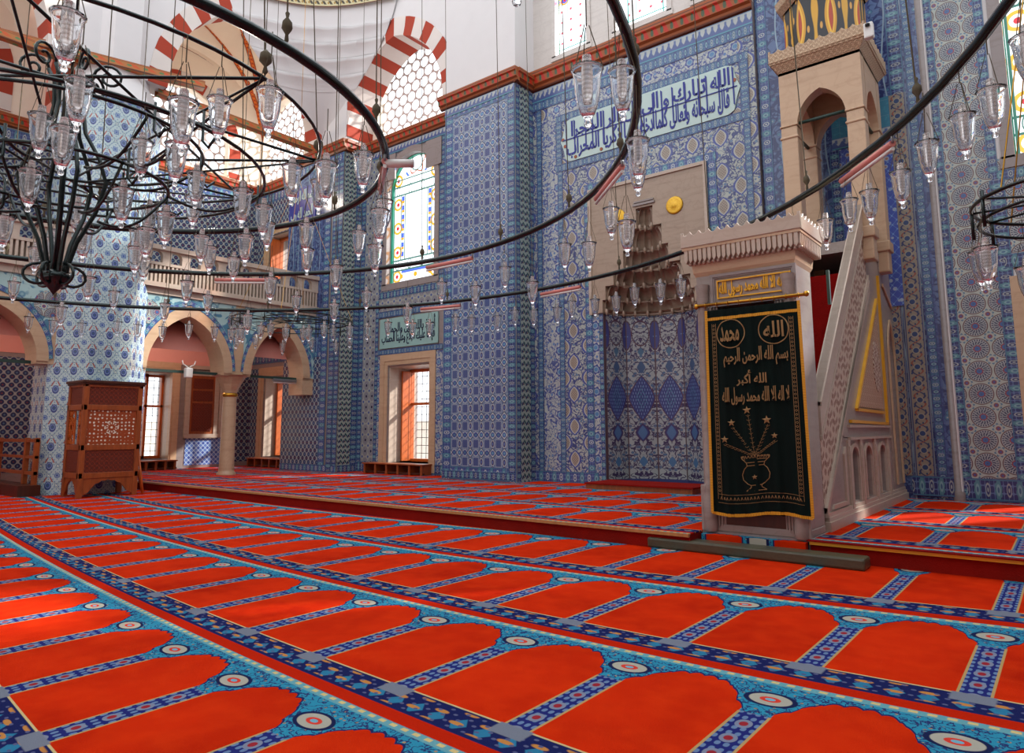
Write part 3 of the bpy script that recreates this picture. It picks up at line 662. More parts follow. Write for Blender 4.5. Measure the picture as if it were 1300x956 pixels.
# mihrab wall
wm = struct('wall_mihrab')
NX0, NX1 = -6.76, -4.86; mc0 = (NX0+NX1)/2
m = MB(); holed(m, XW, -8.4, -3.67, 0, 3.38, 11.2, 12.3, [((NX0+NX1)/2, (NX1-NX0)/2, 0, 3.38, 0)])
bx(m, XW, -8.4, -6.98, 3.38, 5.8, 11.2, 12.3); bx(m, XW, -4.62, -3.67, 3.38, 5.8, 11.2, 12.3); bx(m, XW, -8.4, -3.67, 5.8, 8.5, 11.2, 12.3)
m.build('wall_masonry', 'marble_grey', wm)
m = MB(); W3 = [(-7.42, .40), (-5.80, .56), (-4.2, .5)]
holed(m, XW, -8.4, -3.67, 8.5, 14, 11.25, 11.48, [(u, w, 8.98, 11.6, .6) for u, w in W3]); m.build('upper_wall', 'marble_pale', wm)
f = XW; D = 11.188
panel(f, -8.4, -3.67, PZ, 8.1, D+.004, 'tile_floral', wm, [((NX0+NX1)/2, 1.22, PZ, 3.38, 0)][:0]+[(mc0, (NX1-NX0)/2, PZ, 5.3, 0)])
panel(f, -8.15, -7.75, PZ+.2, 7.62, D, 'tile_floral_small', wm)
panel(f, -8.0, -3.95, 7.62, 8.08, D, 'tile_floral_small', wm); pass
strips_obj('tile_border', 'tile_border_turquoise', wm, [lambda m: rect_strips(m, f, -7.8, -3.78, 6.4, 7.62, .16, D-.003), lambda m: strip(m, f, -8.22, PZ, -8.22, 7.87, .13, D-.003),
    lambda m: strip(m, f, -7.70, PZ, -7.70, 6.4, .13, D-.003), lambda m: strip(m, f, -3.85, 3, -3.85, 6.4, .12, D-.003), lambda m: strip(m, f, -8.4, 7.98, -3.67, 7.98, .2, D-.006)])
strips_obj('tile_border', 'tile_border_blue', wm, [lambda m: rect_strips(m, f, -7.14, -4.42, .3, 5.98, .16, D-.004, 'lrt'), lambda m: strip(m, f, -8.4, .27, -6.9, .27, .22, D-.005)])
strips_obj('tile_border', 'tile_border_navy', wm, [lambda m: strip(m, f, -6.80, .17, -6.80, 3.36, .09, D-.006), lambda m: strip(m, f, -4.80, .17, -4.80, 3.36, .1, D-.006)])
panel(f, -6.98, -6.84, .3, 3.36, D-.002, 'tile_floral_small', wm)
strips_obj('tile_border', 'tile_scallop', wm, [lambda m: strip(m, f, -8.4, 8.2, -3.67, 8.2, .24, D-.004)])
# calligraphy panel
cp = empty('inscription_panel', (-5.8, 11.18, 6.6), 'long white tile panel with cobalt calligraphy high on the wall above the mihrab', 'panel')
m = MB(); u0, u1, z0, z1 = -7.66, -3.92, 6.56, 7.46
def lobed(u0, u1, z0, z1, r):
    P = []
    for cx, cz, a0 in ((u1-r, z1-r, 90), (u1-r, z0+r, 0), (u0+r, z0+r, -90), (u0+r, z1-r, 180)):
        pass
    zc = (z0+z1)/2; h = (z1-z0)/2
    for i in range(13):                      # right end scalloped
        a = PI/2-PI*i/12; k = .06*abs(math.sin(3*a)); P.append((u1-h*.55+(h*.55-k)*math.cos(a), zc+h*math.sin(a)))
    for i in range(13):
        a = -PI/2-PI*i/12; k = .06*abs(math.sin(3*a)); P.append((u0+h*.55+(h*.55-k)*math.cos(a), zc+h*math.sin(a)))
    return P
m.prism(lobed(u0, u1, z0, z1, .3), XW, 11.165, 11.19); m.build('tile_ground', 'panel_glaze', cp)
text_obj('قال سبحانه وتعالى كلما دخل', 'lettering', XW, -5.85, -4.12, 6.60, 7.06, 11.155, .01, 'cobalt_glaze', cp, 1.5, .024)
text_obj('الله تبارك و الى', 'lettering', XW, -5.8, -4.1, 7.02, 7.42, 11.155, .01, 'cobalt_glaze', cp, 1.6, .024)
text_obj('عليها زكريا المحراب', 'lettering', XW, -7.5, -5.75, 6.60, 7.04, 11.155, .01, 'cobalt_glaze', cp, 1.5, .024)
text_obj('ان الر المجرا', 'lettering', XW, -7.4, -5.9, 7.0, 7.40, 11.155, .01, 'cobalt_glaze', cp, 1.6, .024)
m = MB(); bx(m, XW, -7.6, -3.98, 7.02, 7.038, 11.152, 11.166)
for i in range(17):
    u = -7.5+i*.215+R_.uniform(-.05, .05); m.prism([(u, 6.72), (u+.022, 6.7), (u+.012, 7.38), (u-.016, 7.41)], XW, 11.152, 11.166)
m.build('stroke', 'cobalt_glaze', cp)
for u, z in ((-7.55, 6.9), (-7.3, 6.62), (-7.6, 7.05), (-4.02, 7.15), (-6.7, 6.62)): MB().prism([(u+.035*math.cos(a*PI/5), z+.035*math.sin(a*PI/5)) for a in range(10)], XW, 11.154, 11.166).build('dot', 'wood_red', cp)
pass
# mihrab marble hood
mh = struct('wall_mihrab_hood')
mc = (NX0+NX1)/2
prof = [(.94, 3.38), (.94, 3.52), (.88, 3.66), (.82, 3.8), (.80, 3.95), (.66, 4.05), (.62, 4.3), (.52, 4.42), (.48, 4.62), (.36, 4.72), (.32, 4.9), (.2, 4.98), (.17, 5.18), (.10, 5.27), (0, 5.31)]
# stepped opening in the marble slab
m = MB(); steps = [(.93, 3.38, 3.62), (.86, 3.62, 3.88), (.68, 3.88, 4.15), (.46, 4.15, 4.5), (.34, 4.5, 4.88), (.17, 4.88, 5.26)]
for hw, a, b in steps:
    bx(m, XW, -7.0, mc-hw, a, b, 11.15, 11.3); bx(m, XW, mc+hw, -4.6, a, b, 11.15, 11.3)
bx(m, XW, -7.0, -4.6, 5.26, 5.82, 11.15, 11.3)
m.build('marble_slab', 'marble_hood', mh)
m = MB(); framebox(m, XW, -7.02, -4.58, 3.36, 5.84, .06, 11.12, 11.16, 'lrt'); m.build('slab_moulding', 'marble_light', mh)
# muqarnas: tiers of concave cells receding with height
def niche_r(z):
    for (a, b), (c, d) in zip(prof, prof[1:]):
        if b <= z <= d: return a+(c-a)*(z-b)/(d-b)
    return 0
m = MB(); tiers = [(.93, .88, 3.38, 3.64, 11), (.86, .72, 3.62, 3.92, 10), (.68, .5, 3.88, 4.2, 9), (.47, .38, 4.15, 4.54, 7), (.35, .2, 4.5, 4.92, 6), (.18, .1, 4.88, 5.28, 3)]
for ti, (ra, rb, za, zb, n) in enumerate(tiers):
    for k in range(n):
        a0 = PI*k/n; a1 = PI*(k+1)/n; rows = []
        for j in range(7):
            tz = j/6; z = za+(zb-za)*tz; row = []
            for i in range(7):
                s_ = i/6; a = a0+(a1-a0)*s_
                bulge = math.sin(PI*s_)*(1-tz**3)*(.05+.1*ra)
                rr = ra+(rb-ra)*(tz**3)+bulge-.03*(1-math.sin(PI*s_))
                row.append((mc-rr*math.cos(a), 11.2+rr*math.sin(a)*.85, z+.05*math.sin(PI*s_)*tz))
            rows.append(row)
        m.grid(rows, None, True)
    rows = [[(mc-r*math.cos(PI*i/24), 11.2+r*math.sin(PI*i/24)*.85, z) for i in range(25)] for r, z in ((ra, za-.005), (ra-.025, za-.005), (ra-.025, za+.01), (ra, za+.015))]
    m.grid(rows, None, False)
    for k in range(n+1):    # little pendants
        a = PI*k/n; px, py = mc-(ra-.06)*math.cos(a), 11.2+(ra-.06)*math.sin(a)*.85
        m.lathe([(.005, -.07), (.03, -.03), (.035, 0), (.02, .05)], (px, py, za+.02), 6)
m.build('muqarnas', 'marble_hood', mh, fix=False)
m = MB(); m.box((NX0-.2, 12.1, 3.3), (NX1+.2, 12.3, 5.4)); m.build('hood_back', 'marble_hood', mh)
rows = [[(mc-.95*k*math.cos(PI*i/24), 11.2+.95*k*math.sin(PI*i/24)*.9, z) for i in range(25)] for k, z in ((1.0, 3.34), (1.0, 3.40), (.9, 3.44))]
m = MB().grid(rows, None, True); m.build('hood_lip', 'marble_hood', mh, fix=False)
m = MB(); bx(m, XW, mc-.22, mc+.22, 5.30, 5.34, 11.12, 11.16); bx(m, XW, mc-.2, mc+.2, 5.36, 5.39, 11.125, 11.16); m.build('hood_moulding', 'marble_grey', mh)
# tiled niche: five-sided recess
pts = [(NX0, 11.2)]; 
for i in range(6):
    a = PI*(i+.0)/5; pts.append((mc-.93*math.cos(a), 11.24+.93*math.sin(a)*.85))
pts.append((NX1, 11.2)); m = MB()
for (a, b), (c, d) in zip(pts, pts[1:]):
    if math.hypot(c-a, d-b) < .1: m.face([(a, b, PZ), (c, d, PZ), (c, d, 3.36), (a, b, 3.36)], [(0, PZ), (.02, PZ), (.02, 3.36), (0, 3.36)])
    else: m.face([(a, b, PZ), (c, d, PZ), (c, d, 3.36), (a, b, 3.36)], [(0, PZ), (1, PZ), (1, 3.36), (0, 3.36)])
m.build('niche_tiles', 'tile_niche', mh, fix=False)
MB().box((NX0-.1, 12.15, 0), (NX1+.1, 12.3, 3.4)).build('niche_back', 'marble_grey', mh)
for i, u in enumerate((-6.36, -5.20)):
    o = MB().lathe([(0, .03), (.04, .03), (.06, .015), (.12, .02), (.15, .018), (.165, 0), (0, 0)], (0, 0, 0), 32)
    o.v = [(u+x, 11.14-z, 5.16+y) for x, y, z in o.v]; o = o.build('gold_roundel', 'gold_disc', fix=False)
    tag(o, ('gilded disc on the marble hood, to the right of the mihrab peak' if i else 'gilded disc on the marble hood, to the left of the mihrab peak'), 'disc')
# right block and right bay
wr = struct('wall_right'); MB().box((-3.67, 11.6, 0), (-1.24, 12.6, 14)).build('wall_masonry', 'plaster', wr)
f = XW; D = 11.59
panel(f, -3.67, -1.28, PZ, 13, D+.004, 'tile_wave', wr)
panel(f, -2.05, -1.78, 5.6, 13, D, 'tile_wave', wr)
MB().box((-3.66, 11.29, 0), (-2.98, 11.6, 14)).build('wall_return', 'plaster', wr); panel(f, -3.66, -2.98, PZ, 13, 11.284, 'tile_wave', wr)
strips_obj('tile_border', 'tile_border_blue', wr, [lambda m: strip(m, f, -3.56, PZ, -3.56, 13, .16, 11.28)])
strips_obj('tile_border', 'tile_red_scroll', wr, [lambda m: strip(m, f, -1.675, .5, -1.675, 6.3, .26, D-.004), lambda m: strip(m, f, -1.92, .5, -1.92, 6.3, .2, D-.003)])
strips_obj('tile_border', 'tile_border_navy', wr, [lambda m: strip(m, f, -1.85, .36, -1.34, .36, .28, D-.015), lambda m: strip(m, f, -1.65, 6.3, -1.65, 13, .2, D-.004), lambda m: strip(m, f, -3.45, 3, -3.45, 13, .2, D-.004)])
strips_obj('tile_border', 'tile_border_turquoise', wr, [lambda m: strip(m, f, -1.465, .2, -1.465, 13, .12, D-.006)])
m = MB(); m.lathe([(.075, 0), (.085, .1), (.06, .14), (.06, 13)], (-1.30, 11.64, PZ), 16); m.build('corner_colonnette', 'marble_grey', wr)
m = MB(); holed(m, XW, -1.2, 5, 0, 3.4, 11.75, 12.6, [(.5, .72, .42, 3.0, 0)])
holed(m, XW, -1.2, 5, 3.4, 12, 11.75, 12.0, [(.55, .86, 5.0, 7.6, .9)]); m.build('bay_masonry', 'plaster', wr)
D = 11.74
m = MB()
for (a, b, c, d) in ((-.95, -.46, .49, 5.0), (-.95, -.62, 5.0, 12), (-.46, 3, 3.62, 4.72)):
    m.face([XW(a, c, D), XW(b, c, D), XW(b, d, D), XW(a, d, D)], [(a+1.1+.161*0, c-2.46), (b+1.1, c-2.46), (b+1.1, d-2.46), (a+1.1, d-2.46)])
m.face([XW(-1.2, .4, D+.001), XW(-.9, .4, D+.001), XW(-.9, 12, D+.001), XW(-1.2, 12, D+.001)], [(-.1, .4-2.46), (.2, .4-2.46), (.2, 12-2.46), (-.1, 12-2.46)])
m.build('tile_panel', 'tile_rosette', wr, fix=False)
strips_obj('tile_border', 'tile_border_navy', wr, [lambda m: strip(m, f, -1.24+.0, PZ, -1.24, 12, .2, D-.004), lambda m: strip(m, f, -.53, .4, -.53, 4.7, .18, D-.004), lambda m: strip(m, f, -1.2, .33, 3, .33, .3, D-.004),
    lambda m: strip(m, f, -.53, 3.5, 2, 3.5, .2, D-.005), lambda m: strip(m, f, -.56, 4.74, -.56, 12, .12, D-.005), lambda m: strip(m, f, -.6, 4.75, 2, 4.75, .15, D-.005)])
# ------------------------------------------------------------------ windows of the qibla wall
def window(name, label=None): return tag(empty(name), kind='structure', label=label)
def lattice(m, f, u0, u1, z0, z1, d, su, sz, r=.008):
    n = max(1, round((u1-u0)/su)); k = max(1, round((z1-z0)/sz))
    for i in range(1, n): m.tube([f(u0+(u1-u0)*i/n, z0, d), f(u0+(u1-u0)*i/n, z1, d)], r, 6)
    for j in range(1, k): m.tube([f(u0, z0+(z1-z0)*j/k, d), f(u1, z0+(z1-z0)*j/k, d)], r, 6)
def lower_window(name, f, sg, uc, hw, zb, zt, d, depth, frame_mat='marble_warm', shut=True):
    w = window(name)
    m = MB(); framebox(m, f, uc-hw-.27, uc+hw+.17, zb-.2, zt+.28, .16, d-sg*.03, d+sg*.1, 'lrt'); framebox(m, f, uc-hw-.11, uc+hw+.06, zb-.2, zt+.12, .1, d-sg*.015, d+sg*.14, 'lrt'); m.build('window_frame', frame_mat, w)
    m = MB(); framebox(m, f, uc-hw-.02, uc+hw+.02, zb-.05, zt+.02, .05, d+sg*.04, d+sg*depth); m.build('window_reveal', 'marble_light', w)
    m = MB(); framebox(m, f, uc-hw+.02, uc+hw-.02, zb, zt-.04, .07, d+sg*(depth-.2), d+sg*(depth-.1)); bx(m, f, uc-.03, uc+.03, zb, zt, d+sg*(depth-.2), d+sg*(depth-.1)); bx(m, f, uc-hw, uc+hw, zb+1.38, zb+1.44, d+sg*(depth-.2), d+sg*(depth-.1))
    m.build('casement', 'wood_orange', w)
    m = MB(); lattice(m, f, uc-hw, uc+hw, zb, zt, d+sg*(depth+.1), .17, .2); m.build('iron_grille', 'iron', w)
    m = MB(); m.face([f(uc-hw, zb, d+sg*(depth-.15)), f(uc+hw, zb, d+sg*(depth-.15)), f(uc+hw, zt, d+sg*(depth-.15)), f(uc-hw, zt, d+sg*(depth-.15))]); m.build('glass_pane', 'clear_glass', w, fix=False)
    if shut:
        s = MB(); a = f(uc-hw+.05, 0, d+sg*(depth-.22)); b = f(uc-hw+.10, 0, d+sg*(depth-.5))
        s.box((min(a[0], b[0]), min(a[1], b[1]), zb+.02), (max(a[0], b[0]), max(a[1], b[1]), zt-.1)); s.build('shutter', 'wood_orange', w)
    return w
M = Mat('clear_glass', .03, .5); tr = M.t.nodes.new('ShaderNodeBsdfTransparent'); g = M.t.nodes.new('ShaderNodeBsdfGlossy'); g.inputs[1].default_value = .02
mx = M.t.nodes.new('ShaderNodeMixShader'); mx.inputs[0].default_value = .06; M.t.links.new(tr.outputs[0], mx.inputs[1]); M.t.links.new(g.outputs[0], mx.inputs[2])
M.t.links.new(mx.outputs[0], [n for n in M.t.nodes if n.type == 'OUTPUT_MATERIAL'][0].inputs[0]); MT['clear_glass'] = M.m
lower_window('window_1', XW, 1, -12.13, .74, .42, 2.73, 11.2, .9)
def arch_pane(m, f, uc, hw, zb, zs, h, d, zorg):
    P = [(uc-hw, zb)]+arch_pts(uc, hw, zs, h, 20)+[(uc+hw, zb)]
    m.face([f(u, z, d) for u, z in P], [(u-uc, z-zorg) for u, z in P])
def arch_window(name, f, sg, uc, hw, zb, zs, h, d, mat, fw=.12, fmat='marble_grey', zorg=None, rim=None):
    w = window(name); m = MB(); arch_pane(m, f, uc, hw, zb, zs, h, d+sg*.18, zb if zorg is None else zorg); m.build('glass_pane', mat, w, fix=False)
    m = MB(); band(m, f, uc, hw-.02, zs, h-.02, fw, d-sg*.03, d+sg*.16, zb-.02); bx(m, f, uc-hw-fw, uc+hw+fw, zb-fw, zb+.01, d-sg*.03, d+sg*.16); m.build('window_frame', fmat, w)
    if rim:
        m = MB(); band(m, f, uc, hw-.035, zs, h-.035, .035, d+sg*.12, d+sg*.2, zb); bx(m, f, uc-hw, uc+hw, zb, zb+.035, d+sg*.12, d+sg*.2); m.build('window_rim', rim, w)
    return w
MT['rim_green'] = plain('rim_green', L(44, 170, 140), .4)
w = arch_window('window_2', XW, 1, -12.15, .86, 4.77, 7.2, .82, 11.2, 'glass_stained', .15, 'marble_grey', None, 'rim_green')
m = MB(); bx(m, XW, -13.16, -12.7, 7.45, 8.12, 11.15, 11.19); bx(m, XW, -11.6, -11.08, 7.45, 8.12, 11.15, 11.19)
m.build('spandrel_slab', 'marble_grey', w)
arch_window('window_3', XW, 1, -12.35, 1.42, 8.72, 9.75, 1.5, 11.45, 'glass_honeycomb', .04, 'plaster_cream')
for i, (u, hw) in enumerate(W3): arch_window('window_%d' % (4+i), XW, 1, u, hw, 8.98, 11.6, .6, 11.25, 'glass_stained_small', .1, 'marble_pale', None, 'rim_green')
arch_window('window_7', XW, 1, .55, .86, 5.0, 7.6, .9, 11.75, 'glass_stained', .16, 'marble_grey', None, 'rim_green')
lower_window('window_8', XW, 1, .5, .72, .42, 3.0, 11.75, .7)
# inscription panel over the lower window
cp = empty('inscription_panel', (-12.15, 11.18, 3.2), 'pale green tile panel with black calligraphy above the lower window of the back wall', 'panel')
m = MB(); bx(m, XW, -13.16, -11.14, 3.17, 3.9, 11.165, 11.19); m.build('tile_ground', 'panel_glaze_green', cp)
text_obj('فإنما عليك البلاغ وعلينا الحساب', 'lettering', XW, -13.08, -11.24, 3.22, 3.56, 11.155, .01, 'ink', cp, 1.4, .012)
text_obj('أعوذ بالله قول والحمد', 'lettering', XW, -12.85, -11.22, 3.5, 3.86, 11.155, .01, 'ink', cp, 1.5, .012)
# cornices
ct = struct('trim_1')
cornice(ct, XW, -14, -10.4, 11.2, 8.33); cornice(ct, XW, -10.52, -8.28, 10.6, 8.33); cornice(ct, XW, -8.4, -3.67, 11.2, 8.33, hgt=.42)
cornice(ct, YW, 10.55, 11.2, -8.4, 8.33, 1); cornice(ct, YW, 10.55, 11.2, -14, 8.33, 1); cornice(ct, XW, -16.4, -13.88, 10.6, 8.33); cornice(ct, XW, -19, -16.4, 11.2, 8.33)
# striped arch over the bay window
va = struct('trim_2'); m = MB(); band(m, XW, -12.25, 1.72, 8.75, 2.1, .42, 10.62, 11.45); m.build('voussoir_arch', 'voussoir', va)
m = MB(); holed(m, XW, -14.0, -10.4, 8.63, 14, 10.66, 11.45, [(-12.25, 1.74, 8.6, 8.75, 2.12)]); m.build('arch_wall', 'plaster', va)
# ------------------------------------------------------------------ pilaster left of the bay
wl = struct('wall_pilaster'); MB().box((-16.4, 10.6, 0), (-14, 12.0, 8.4)).build('wall_masonry', 'marble_grey', wl)
MB().box((-15.7, 10.6, 8.4), (-14, 12.0, 14)).build('upper_wall', 'plaster', wl)
f = XW; D = 10.588
panel(f, -16.4, -14.75, .3, 3.1, D, 'tile_lattice', wl); panel(f, -15.0, -14.6, 3.1, 8.2, D, 'tile_wave', wl); panel(f, -16.4, -15.0, 3.1, 8.2, D, 'tile_wave', wl)
strips_obj('tile_border', 'tile_border_blue', wl, [lambda m: strip(m, f, -14.62, .2, -14.62, 8.33, .26, D-.003), lambda m: strip(m, f, -16.4, .25, -14, .25, .18, D-.003), lambda m: strip(m, f, -16.4, 3.12, -14.7, 3.12, .14, D-.003), lambda m: strip(m, f, -16.4, 8.2, -14, 8.2, .25, D-.004)])
strips_obj('tile_border', 'tile_border_navy', wl, [lambda m: strip(m, f, -14.3, .2, -14.3, 8.33, .22, D-.003), lambda m: strip(m, f, -14.1, .2, -14.1, 8.33, .18, D-.004)])
panel(YW, 10.6, 11.2, PZ, 8.33, -13.99, 'tile_leaf', wl)
strips_obj('tile_border', 'tile_border_navy', wl, [lambda m: strip(m, YW, 11.08, PZ, 11.08, 8.33, .2, -13.985), lambda m: strip(m, YW, 10.6, .25, 11.2, .25, .18, -13.984)])
# ------------------------------------------------------------------ aisle: back wall and left outer wall
wa = struct('wall_aisle'); m = MB(); holed(m, XW, -19.6, -16.4, 0, 3.1, 11.2, 12.2, [(-17.6, .7, .45, 2.73, 0)])
holed(m, XW, -19.6, -16.4, 3.1, 5.6, 11.2, 12.2, []); holed(m, XW, -19.6, -16.4, 5.6, 8.33, 11.2, 12.2, [(-17.75, .55, 5.6, 7.0, 0)]); m.build('wall_masonry', 'marble_grey', wa)
m = MB(); holed(m, XW, -19.6, -16.3, 8.33, 12.8, 11.25, 11.48, [(-17.85, 1.12, 8.75, 10.0, 1.25)]); m.build('upper_wall', 'plaster_cream', wa)
panel(XW, -19, -16.4, .3, 3.0, 11.188, 'tile_lattice', wa, [(-17.6, .72, .3, 2.75, 0)]); panel(XW, -19, -16.4, 4.3, 8.3, 11.188, 'tile_lattice', wa, [(-17.75, .57, 5.6, 7.0, 0)])
strips_obj('tile_border', 'tile_border_blue', wa, [lambda m: strip(m, XW, -19, 3.3, -16.4, 3.3, .34, 11.186), lambda m: strip(m, XW, -19, 8.18, -16.4, 8.18, .3, 11.184)])
arch_window('window_9', XW, 1, -17.85, 1.12, 8.75, 10.0, 1.25, 11.25, 'glass_honeycomb', .04, 'plaster_cream')
lower_window('window_10', XW, 1, -17.6, .7, .45, 2.73, 11.2, .9)
lower_window('window_11', XW, 1, -17.75, .55, 5.6, 7.0, 11.2, .5)
cp = empty('inscription_panel', (-16.0, 10.5, 7.4), 'deep blue tile panel with white lettering on the upper gallery pilaster', 'panel')
m = MB(); bx(m, XW, -16.35, -15.15, 6.75, 7.75, 10.55, 10.58); m.build('tile_ground', 'cobalt_glaze', cp)
text_obj('بسم الله الرحمن', 'lettering', XW, -16.25, -15.25, 7.25, 7.68, 10.54, .01, 'panel_glaze', cp, 1.4, .02); text_obj('الحمد لله رب', 'lettering', XW, -16.25, -15.25, 6.82, 7.2, 10.54, .01, 'panel_glaze', cp, 1.4, .02)
wo = struct('wall_left'); m = MB()
holed(m, YW, -3, 11.2, 0, 3.1, -19.9, -19, [(8.42, .48, .45, 2.76, 0), (9.71, .36, 1.06, 2.72, 0)])
holed(m, YW, -3, 11.2, 3.1, 8.33, -19.9, -19, []); m.build('wall_masonry', 'marble_grey', wo)
m = MB(); holed(m, YW, -3, 11.2, 8.33, 12.8, -19.23, -19, [(3.0, 1.3, 8.75, 9.6, 1.4), (8.7, 1.42, 8.72, 9.5, 1.5)]); m.build('upper_wall', 'plaster_cream', wo)
cornice(ct, YW, -3, 11.2, -19, 8.33, 1)
arch_window('window_12', YW, -1, 8.7, 1.42, 8.72, 9.5, 1.5, -19, 'glass_honeycomb', .04, 'plaster_cream')
arch_window('window_13', YW, -1, 3.0, 1.3, 8.75, 9.6, 1.4, -19, 'glass_honeycomb', .04, 'plaster_cream')
lower_window('window_14', YW, -1, 8.42, .48, .45, 2.76, -19, .7)
panel(YW, -3, 11.2, 4.3, 8.2, -18.99, 'tile_lattice', wo); panel(YW, 10.35, 11.2, .3, 3.0, -18.99, 'tile_lattice', wo); panel(YW, 9.3, 10.35, .25, 1.0, -18.99, 'tile_dado', wo)
panel(YW, 4.0, 6.6, .25, 2.9, -18.99, 'tile_lattice', wo)
strips_obj('tile_border', 'tile_border_blue', wo, [lambda m: strip(m, YW, 2, 3.3, 11.2, 3.3, .34, -18.985), lambda m: strip(m, YW, -3, 8.15, 11.2, 8.15, .3, -18.984)])
m = MB(); bx(m, YW, 9.2, 10.32, 1.0, 3.05, -19.02, -18.96); m2 = MB(); framebox(m2, YW, 9.22, 10.3, 1.0, 3.0, .1, -18.98, -18.92); m2.build('niche_frame', 'marble_light', wo)
cb = empty('wall_cupboard', (-19, 9.7, 1.05), 'carved reddish wooden wall cupboard door set in pale marble between the aisle windows', 'cupboard')
MB().box((-19.1, 9.36, 1.08), (-18.95, 10.06, 2.72)).build('door', 'wood_red', cb)
m = MB()
for z0, z1 in ((1.18, 1.95), (2.02, 2.3), (2.36, 2.64)): m.box((-18.96, 9.43, z0), (-18.93, 9.99, z1))
m.build('carved_panel', 'wood_carved', cb); m = MB(); framebox(m, YW, 9.24, 10.18, .98, 2.84, .12, -19.02, -18.93); m.build('marble_surround', 'marble_light', cb)
m = MB(); bx(m, YW, -3, 11.2, 3.45, 3.62, -19, -18.86); m.build('ledge', 'marble_light', wo)
# aisle ceiling (gallery floor) with painted pink vault
ga = struct('ceiling_gallery'); m = MB().box((-19.0, -3, 4.1), (-15.0, 11.2, 4.3)); m.build('gallery_floor', 'marble_light', ga)
m = MB(); rows = []
for i in range(13):
    a = PI*i/12; rows.append([(-17.3+1.68*math.cos(a), y, 3.0+1.05*math.sin(a)) for y in (-3, 11.2)])
m.grid(rows); m.build('vault', 'plaster_pink', ga, fix=False)
m = MB()
for y in [1.5+.28*i for i in range(35)]: m.prism([(y-.08, 3.5), (y+.08, 3.5), (y+.05, 3.62), (y, 3.72), (y-.05, 3.62)], YW, -18.85, -18.83)
m.build('painted_crest', 'wood_dark', ga)
# ------------------------------------------------------------------ arcade
wc = struct('wall_arcade'); A0, A1 = -15.05, -15.65
def arcade_bay(m, y0, y1, holes): holed(m, YW, y0, y1, 2.45, 4.1, A1, A0, holes)
H1, H2, H0 = (7.31, .86, 2.45, 2.5, 1.2), (9.56, .72, 2.45, 2.5, 1.22), (3.6, .86, 2.45, 2.5, 1.05)
m = MB(); arcade_bay(m, 6.2, 10.6, [H1, H2]); arcade_bay(m, -3, 4.9, [(.3, 1.2, 2.45, 2.5, 1.2), H0]); m.build('arcade_masonry', 'marble_warm', wc)
m = MB().box((A1, 10.28, 2.08), (A0, 10.6, 2.46)); m.build('springer', 'marble_warm', wc)
m = MB()
for h in (H1, H2, H0): band(m, YW, h[0], h[1], h[3], h[4], .2, A0+.03, A1+.05, None)
m.build('archivolt', 'marble_warm', wc)
m = MB(); P = arch_pts(7.31, 1.08, 2.5, 1.45); Q = arch_pts(9.56, .93, 2.5, 1.48); 
def spandrel(m, P, z1, d):
    for (a, b), (c, e) in zip(P, P[1:]): m.face([YW(a, b, d), YW(c, e, d), YW(c, z1, d), YW(a, z1, d)])
spandrel(m, [p for p in P], 4.22, A0+.012); spandrel(m, Q, 4.22, A0+.013); spandrel(m, arch_pts(3.6, 1.08, 2.5, 1.3), 4.22, A0+.012)
m.face([YW(10.3, 2.5, A0+.012), YW(10.6, 2.5, A0+.012), YW(10.6, 4.22, A0+.012), YW(10.3, 4.22, A0+.012)])
m.build('tile_panel', 'tile_arabesque', wc, fix=False)
m = MB()
for yc, zc, r in ((8.5, 3.72, .3), (6.4, 3.7, .26), (4.6, 3.6, .26)): m.prism([(yc+r*math.cos(a*PI/12), zc+r*math.sin(a*PI/12)) for a in range(24)], YW, A0+.012, A0+.022)
m.build('tile_roundel', 'tile_rosette', wc)
strips_obj('tile_border', 'tile_border_turquoise', wc, [lambda m: strip(m, YW, -3, 4.18, 10.6, 4.18, .14, A0+.02)])
m = MB()
for pts in (P, Q, arch_pts(3.6, 1.08, 2.5, 1.3)):
    for (a, b), (c, e) in zip(pts, pts[1:]): strip(m, YW, a, b+.05, c, e+.05, .1, A0+.018)
m.build('tile_border', 'tile_border_blue', wc, fix=False)
# parapet of the gallery
gp = empty('gallery_parapet', (-15, 8, 4.25), 'pale marble gallery parapet of close upright slats above the side arcade', 'parapet')
m = MB(); bx(m, YW, -3, 10.6, 4.24, 4.34, -15.15, -14.9); bx(m, YW, -3, 10.6, 5.05, 5.15, -15.15, -14.9); bx(m, YW, -3, 10.6, 4.72, 4.78, -15.1, -14.95); m.build('rail', 'marble_light', gp)
m = MB(); y = 6.3
while y < 10.6: bx(m, YW, y, y+.045, 4.34, 4.72, -15.07, -14.96); y += .088
y = -3
while y < 5: bx(m, YW, y, y+.045, 4.34, 4.72, -15.07, -14.96); y += .088
bx(m, YW, -3, 10.6, 4.34, 4.72, -15.1, -15.07); m.build('slat', 'marble_light', gp)
m = MB(); hs = [(6.5+.42*i, .12, 4.78, 4.92, .12) for i in range(10)]; holed(m, YW, 6.3, 10.6, 4.78, 5.05, -15.08, -14.96, hs)
holed(m, YW, -3, 5, 4.78, 5.05, -15.08, -14.96, [(-2.6+.42*i, .12, 4.78, 4.92, .12) for i in range(18)]); m.build('pierced_band', 'marble_light', gp)
